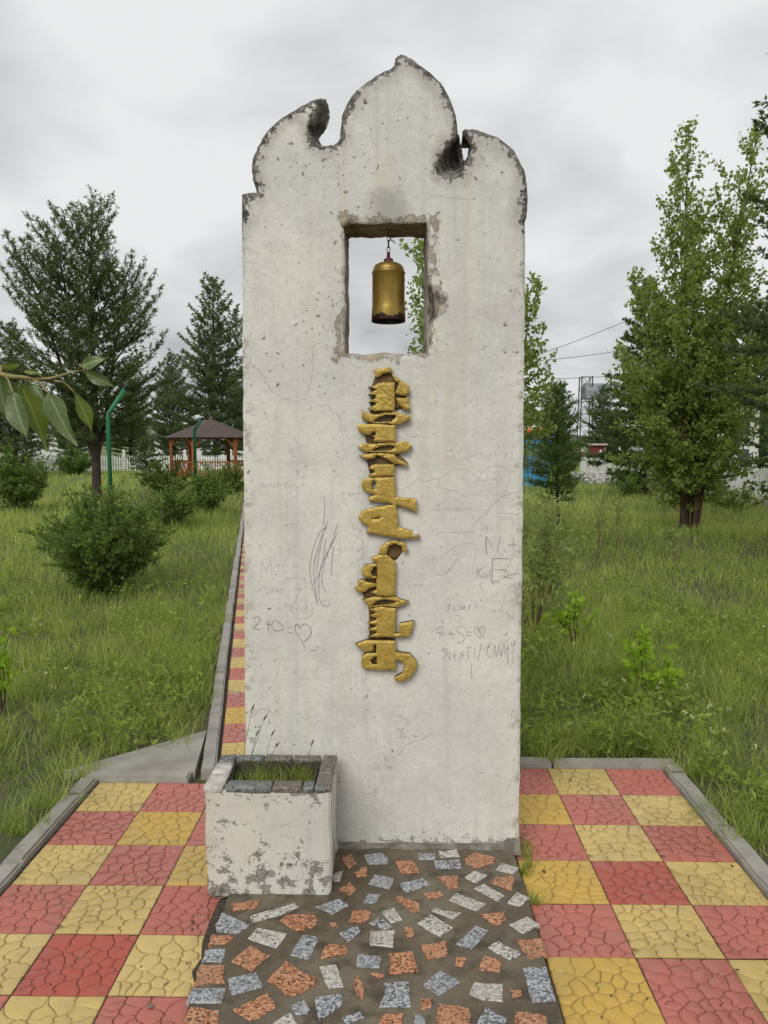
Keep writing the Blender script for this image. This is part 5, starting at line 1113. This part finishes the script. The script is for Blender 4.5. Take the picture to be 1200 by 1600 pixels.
# little red shed, mast, lamp, pale house
sp = (X(931, 46), 46); sh = empty('shed', (sp[0], sp[1], -.02)); tag(sh, 'small red shed with a pale flat roof behind the picket fence', 'shed')
MR = simple('oxide_red_boards', (.22, .035, .028), (.16, .03, .025), 6, .7, .2)
kbox('wall', (0, 0, .85), (.72, .8, 1.7), MR, sh); kbox('roof', (.02, -.05, 1.74), (.95, 1.1, .12), simple('pale_roof_sheet', (.5, .44, .42)), sh); kbox('door', (-.1, -.41, .75), (.4, .03, 1.4), simple('shed_door', (.17, .03, .026)), sh); kbox('door_trim', (.335, -.415, .8), (.05, .03, 1.6), simple('shed_trim', (.5, .46, .42)), sh)
lm = empty('lamp_post', (X(966, 42), 42, -.02)); tag(lm, 'slim white lamp post behind the picket fence', 'lamp post'); MB().tube([(0, 0, 0), (0, 0, 1.0), (0, 0, 2.55)], [.09, .06, .045], 8).build('pole', M_WHITE, lm, True); MB().lathe([(.0, 2.5), (.12, 2.53), (.15, 2.66), (.08, 2.78), (.001, 2.8)], 10).build('lantern', M_WHITE, lm, True)
mst = empty('lattice_mast', (X(911, 75), 75, -.02)); tag(mst, 'dark steel lattice mast carrying a grey housing above the trees', 'mast'); MS = simple('dark_steel', (.055, .055, .058), (.10, .09, .085), 3, .7, .1); hw_ = .62; mh = 8.2
for x_ in (-1, 1):
    for y_ in (-1, 1): MB().bar((x_ * hw_, y_ * hw_, 0), (x_ * hw_ * .8, y_ * hw_ * .8, mh), .085).build('leg', MS, mst)
for i in range(7):
    z0, z1 = i * mh / 7, (i + 1) * mh / 7
    for y_ in (-1, 1):
        MB().bar((-hw_ * .95, y_ * hw_ * .93, z0), (hw_ * .9, y_ * hw_ * .93, z1), .04).build('brace', MS, mst); MB().bar((hw_ * .95, y_ * hw_ * .95, z0), (-hw_ * .9, y_ * hw_ * .95, z1), .04).build('brace', MS, mst); MB().bar((-hw_, y_ * hw_ * .97, z1), (hw_, y_ * hw_ * .97, z1), .045).build('crossbar', MS, mst)
MH = simple('galvanised_housing', (.27, .28, .30), (.20, .21, .23), 2, .5, .1)
hs = MB(); hs.v = [Vector(p) for p in ((-.2, -1., 6.1), (3.1, -1., 6.1), (3.1, 1., 6.1), (-.2, 1., 6.1), (-.2, -1., 6.9), (3.1, -1., 6.9), (3.1, 1., 6.9), (-.2, 1., 6.9), (-.2, 0, 7.6), (3.1, 0, 7.6))]; hs.f = [[3, 2, 1, 0], [0, 1, 5, 4], [2, 3, 7, 6], [4, 5, 9, 8], [6, 7, 8, 9], [0, 4, 8, 7, 3], [1, 2, 6, 9, 5]]; hs.build('housing', MH, mst)
ho = empty('house', (X(1118, 33), 36, -.02)); tag(ho, 'pale two-storey house glimpsed between the birch and the near conifer', 'house'); MHW = simple('house_render', (.66, .66, .64), (.55, .55, .53), 1.2, .8, .1)
kbox('wall', (0, 0, 1.75), (4.6, 3.4, 3.5), MHW, ho)
for x_ in (-1.5, 0, 1.5):
    for z in (1.1, 2.6): w_ = kbox('window', (x_, -1.71, z), (.75, .04, .85), simple('house_glass', (.05, .06, .07), None, 3, .1, 0), ho); kbox('frame', (0, 0, 0), (.05, .06, .85), M_WHITE, w_).location = (x_, -1.72, z) ; w_.children[0].location = (0, 0, 0)
rf = MB(); rf.v = [Vector(p) for p in ((-2.6, -2, 3.5), (2.6, -2, 3.5), (2.6, 2, 3.5), (-2.6, 2, 3.5), (-1.6, 0, 4.5), (1.6, 0, 4.5))]; rf.f = [[3, 2, 1, 0], [0, 1, 5, 4], [2, 3, 4, 5], [1, 2, 5], [3, 0, 4]]; rf.build('roof', simple('house_roof', (.16, .15, .15)), ho)
for (u, d, w, h, lab) in ((60, 85, 9, 3.4, 'long low white building behind the white picket fence'), (330, 92, 12, 3.0, 'low pale building seen through the gazebo posts')):
    hb = empty('building', (X(u, d), d, -.02)); tag(hb, lab, 'building'); kbox('wall', (0, 0, h / 2), (w, 5, h), MHW, hb); kbox('roof', (0, 0, h + .2), (w + .6, 5.6, .4), simple('grey_sheet_roof', (.28, .27, .27)), hb)
    for k in range(5): kbox('window', (-w / 2 + w * (k + .5) / 5, -2.52, h * .55), (w * .09, .06, h * .35), simple('far_glass', (.06, .07, .08), None, 3, .15, 0), hb)
# overhead wires
M_WIRE = simple('wire', (.03, .03, .032), None, 5, .6, 0)
def wire(a, b, sag, lab): tag(MB().tube([Vector(a).lerp(Vector(b), k / 16) - Vector((0, 0, sag * 4 * (k / 16) * (1 - k / 16))) for k in range(17)], .018, 5).build('overhead_wire', M_WIRE), lab, 'wire')
for (u0, v0, u1, v1, lab) in ((700, 595, 1010, 488, 'uppermost of the overhead wires sloping up to the birch'), (700, 568, 1010, 541, 'overhead wire just below the steep uppermost one'), (700, 585, 1010, 583, 'nearly level overhead wire below the two sloping wires'), (-200, 470, 120, 524, 'overhead wire passing behind the crown of the big larch')):
    A, B = D(u0, v0, 58), D(u1, v1, 52); wire(A, B, .35, lab)
# far hills
hv, hf = [], []
for i in range(81):
    a = R(-62 + 124 * i / 80); rad = 900; zt_ = 26 + 16 * math.sin(i * .21 + 1) + 9 * math.sin(i * .57) + 5 * mnoise.noise((i * .4, 0, 0)); hv += [(rad * math.sin(a), rad * math.cos(a), -2), (rad * 1.25 * math.sin(a), rad * 1.25 * math.cos(a), zt_), (rad * 1.6 * math.sin(a), rad * 1.6 * math.cos(a), -2)]
for i in range(80): hf += [[i*3, i*3 + 3, i*3 + 4, i*3 + 1], [i*3 + 1, i*3 + 4, i*3 + 5, i*3 + 2]]
tag(link('hills', mesh('hills', hv, hf, smooth=True), simple('wooded_hills', (.05, .075, .04), (.08, .10, .05), .02, .95, 0)), kind='structure')

# ------------------------------------------------------------------ scraps on the paving
M_SCRAP = simple('dead_leaf', (.045, .03, .02), (.09, .06, .035), 90, .7, .3); M_PEB = simple('pebble', (.30, .26, .2), (.16, .13, .1), 60, .7, .4)
rs = random.Random(77)
for (u, v_, s_, k) in ((850, 1362, .018, 0), (1144, 1353, .016, 0), (1107, 1309, .014, 0), (972, 1259, .011, 0), (245, 1240, .014, 0), (131, 1272, .014, 0), (301, 1440, .017, 0), (300, 1452, .014, 0), (891, 1218, .014, 0), (1075, 1462, .012, 0), (955, 1556, .012, 0), (1011, 1560, .010, 0), (45, 1410, .01, 0), (235, 1573, .02, 1), (259, 1537, .011, 1), (220, 1510, .010, 1), (292, 1505, .010, 1), (1012, 1380, .009, 0), (1152, 1515, .012, 0), (940, 1590, .01, 0)):
    p = G(u, v_, .003); bm = bmesh.new(); bmesh.ops.create_icosphere(bm, subdivisions=2, radius=.5)
    for q in bm.verts: q.co += mnoise.noise_vector(q.co * 2.5 + Vector((u, 0, 0))) * .22
    bmesh.ops.scale(bm, vec=(s_, s_ * rs.uniform(.45, .8), s_ * (.35 if k == 0 else .6)), verts=bm.verts); nm = 'leaf_scrap' if k == 0 else 'pebble'; me = bpy.data.meshes.new(nm); bm.to_mesh(me); bm.free()
    o = link(nm, me, M_SCRAP if k == 0 else M_PEB, None, (p.x, p.y, .002 + s_ * .12), rs.uniform(0, 6))
    lf = p.x < 0; cc, rw_ = (int((p.x - XL0) / TS), int((YL0 - p.y) / TS)) if lf else (int((p.x - XR0) / TS), int((YR0 - p.y) / TS))
    yl = (cc + rw_) % 2 == (0 if lf else 1); wh = ('yellow' if yl else 'red') + ' tile on ' + ("the planter's side" if lf else 'the side without the planter')
    tag(o, ('tiny dark dead leaf scrap on a ' if k == 0 else 'small pale pebble on a ') + wh, 'leaf scrap' if k == 0 else 'pebble', ('leaf scraps' if k == 0 else 'pebbles') + ' on the ' + wh.replace(' tile', ' tiles'))
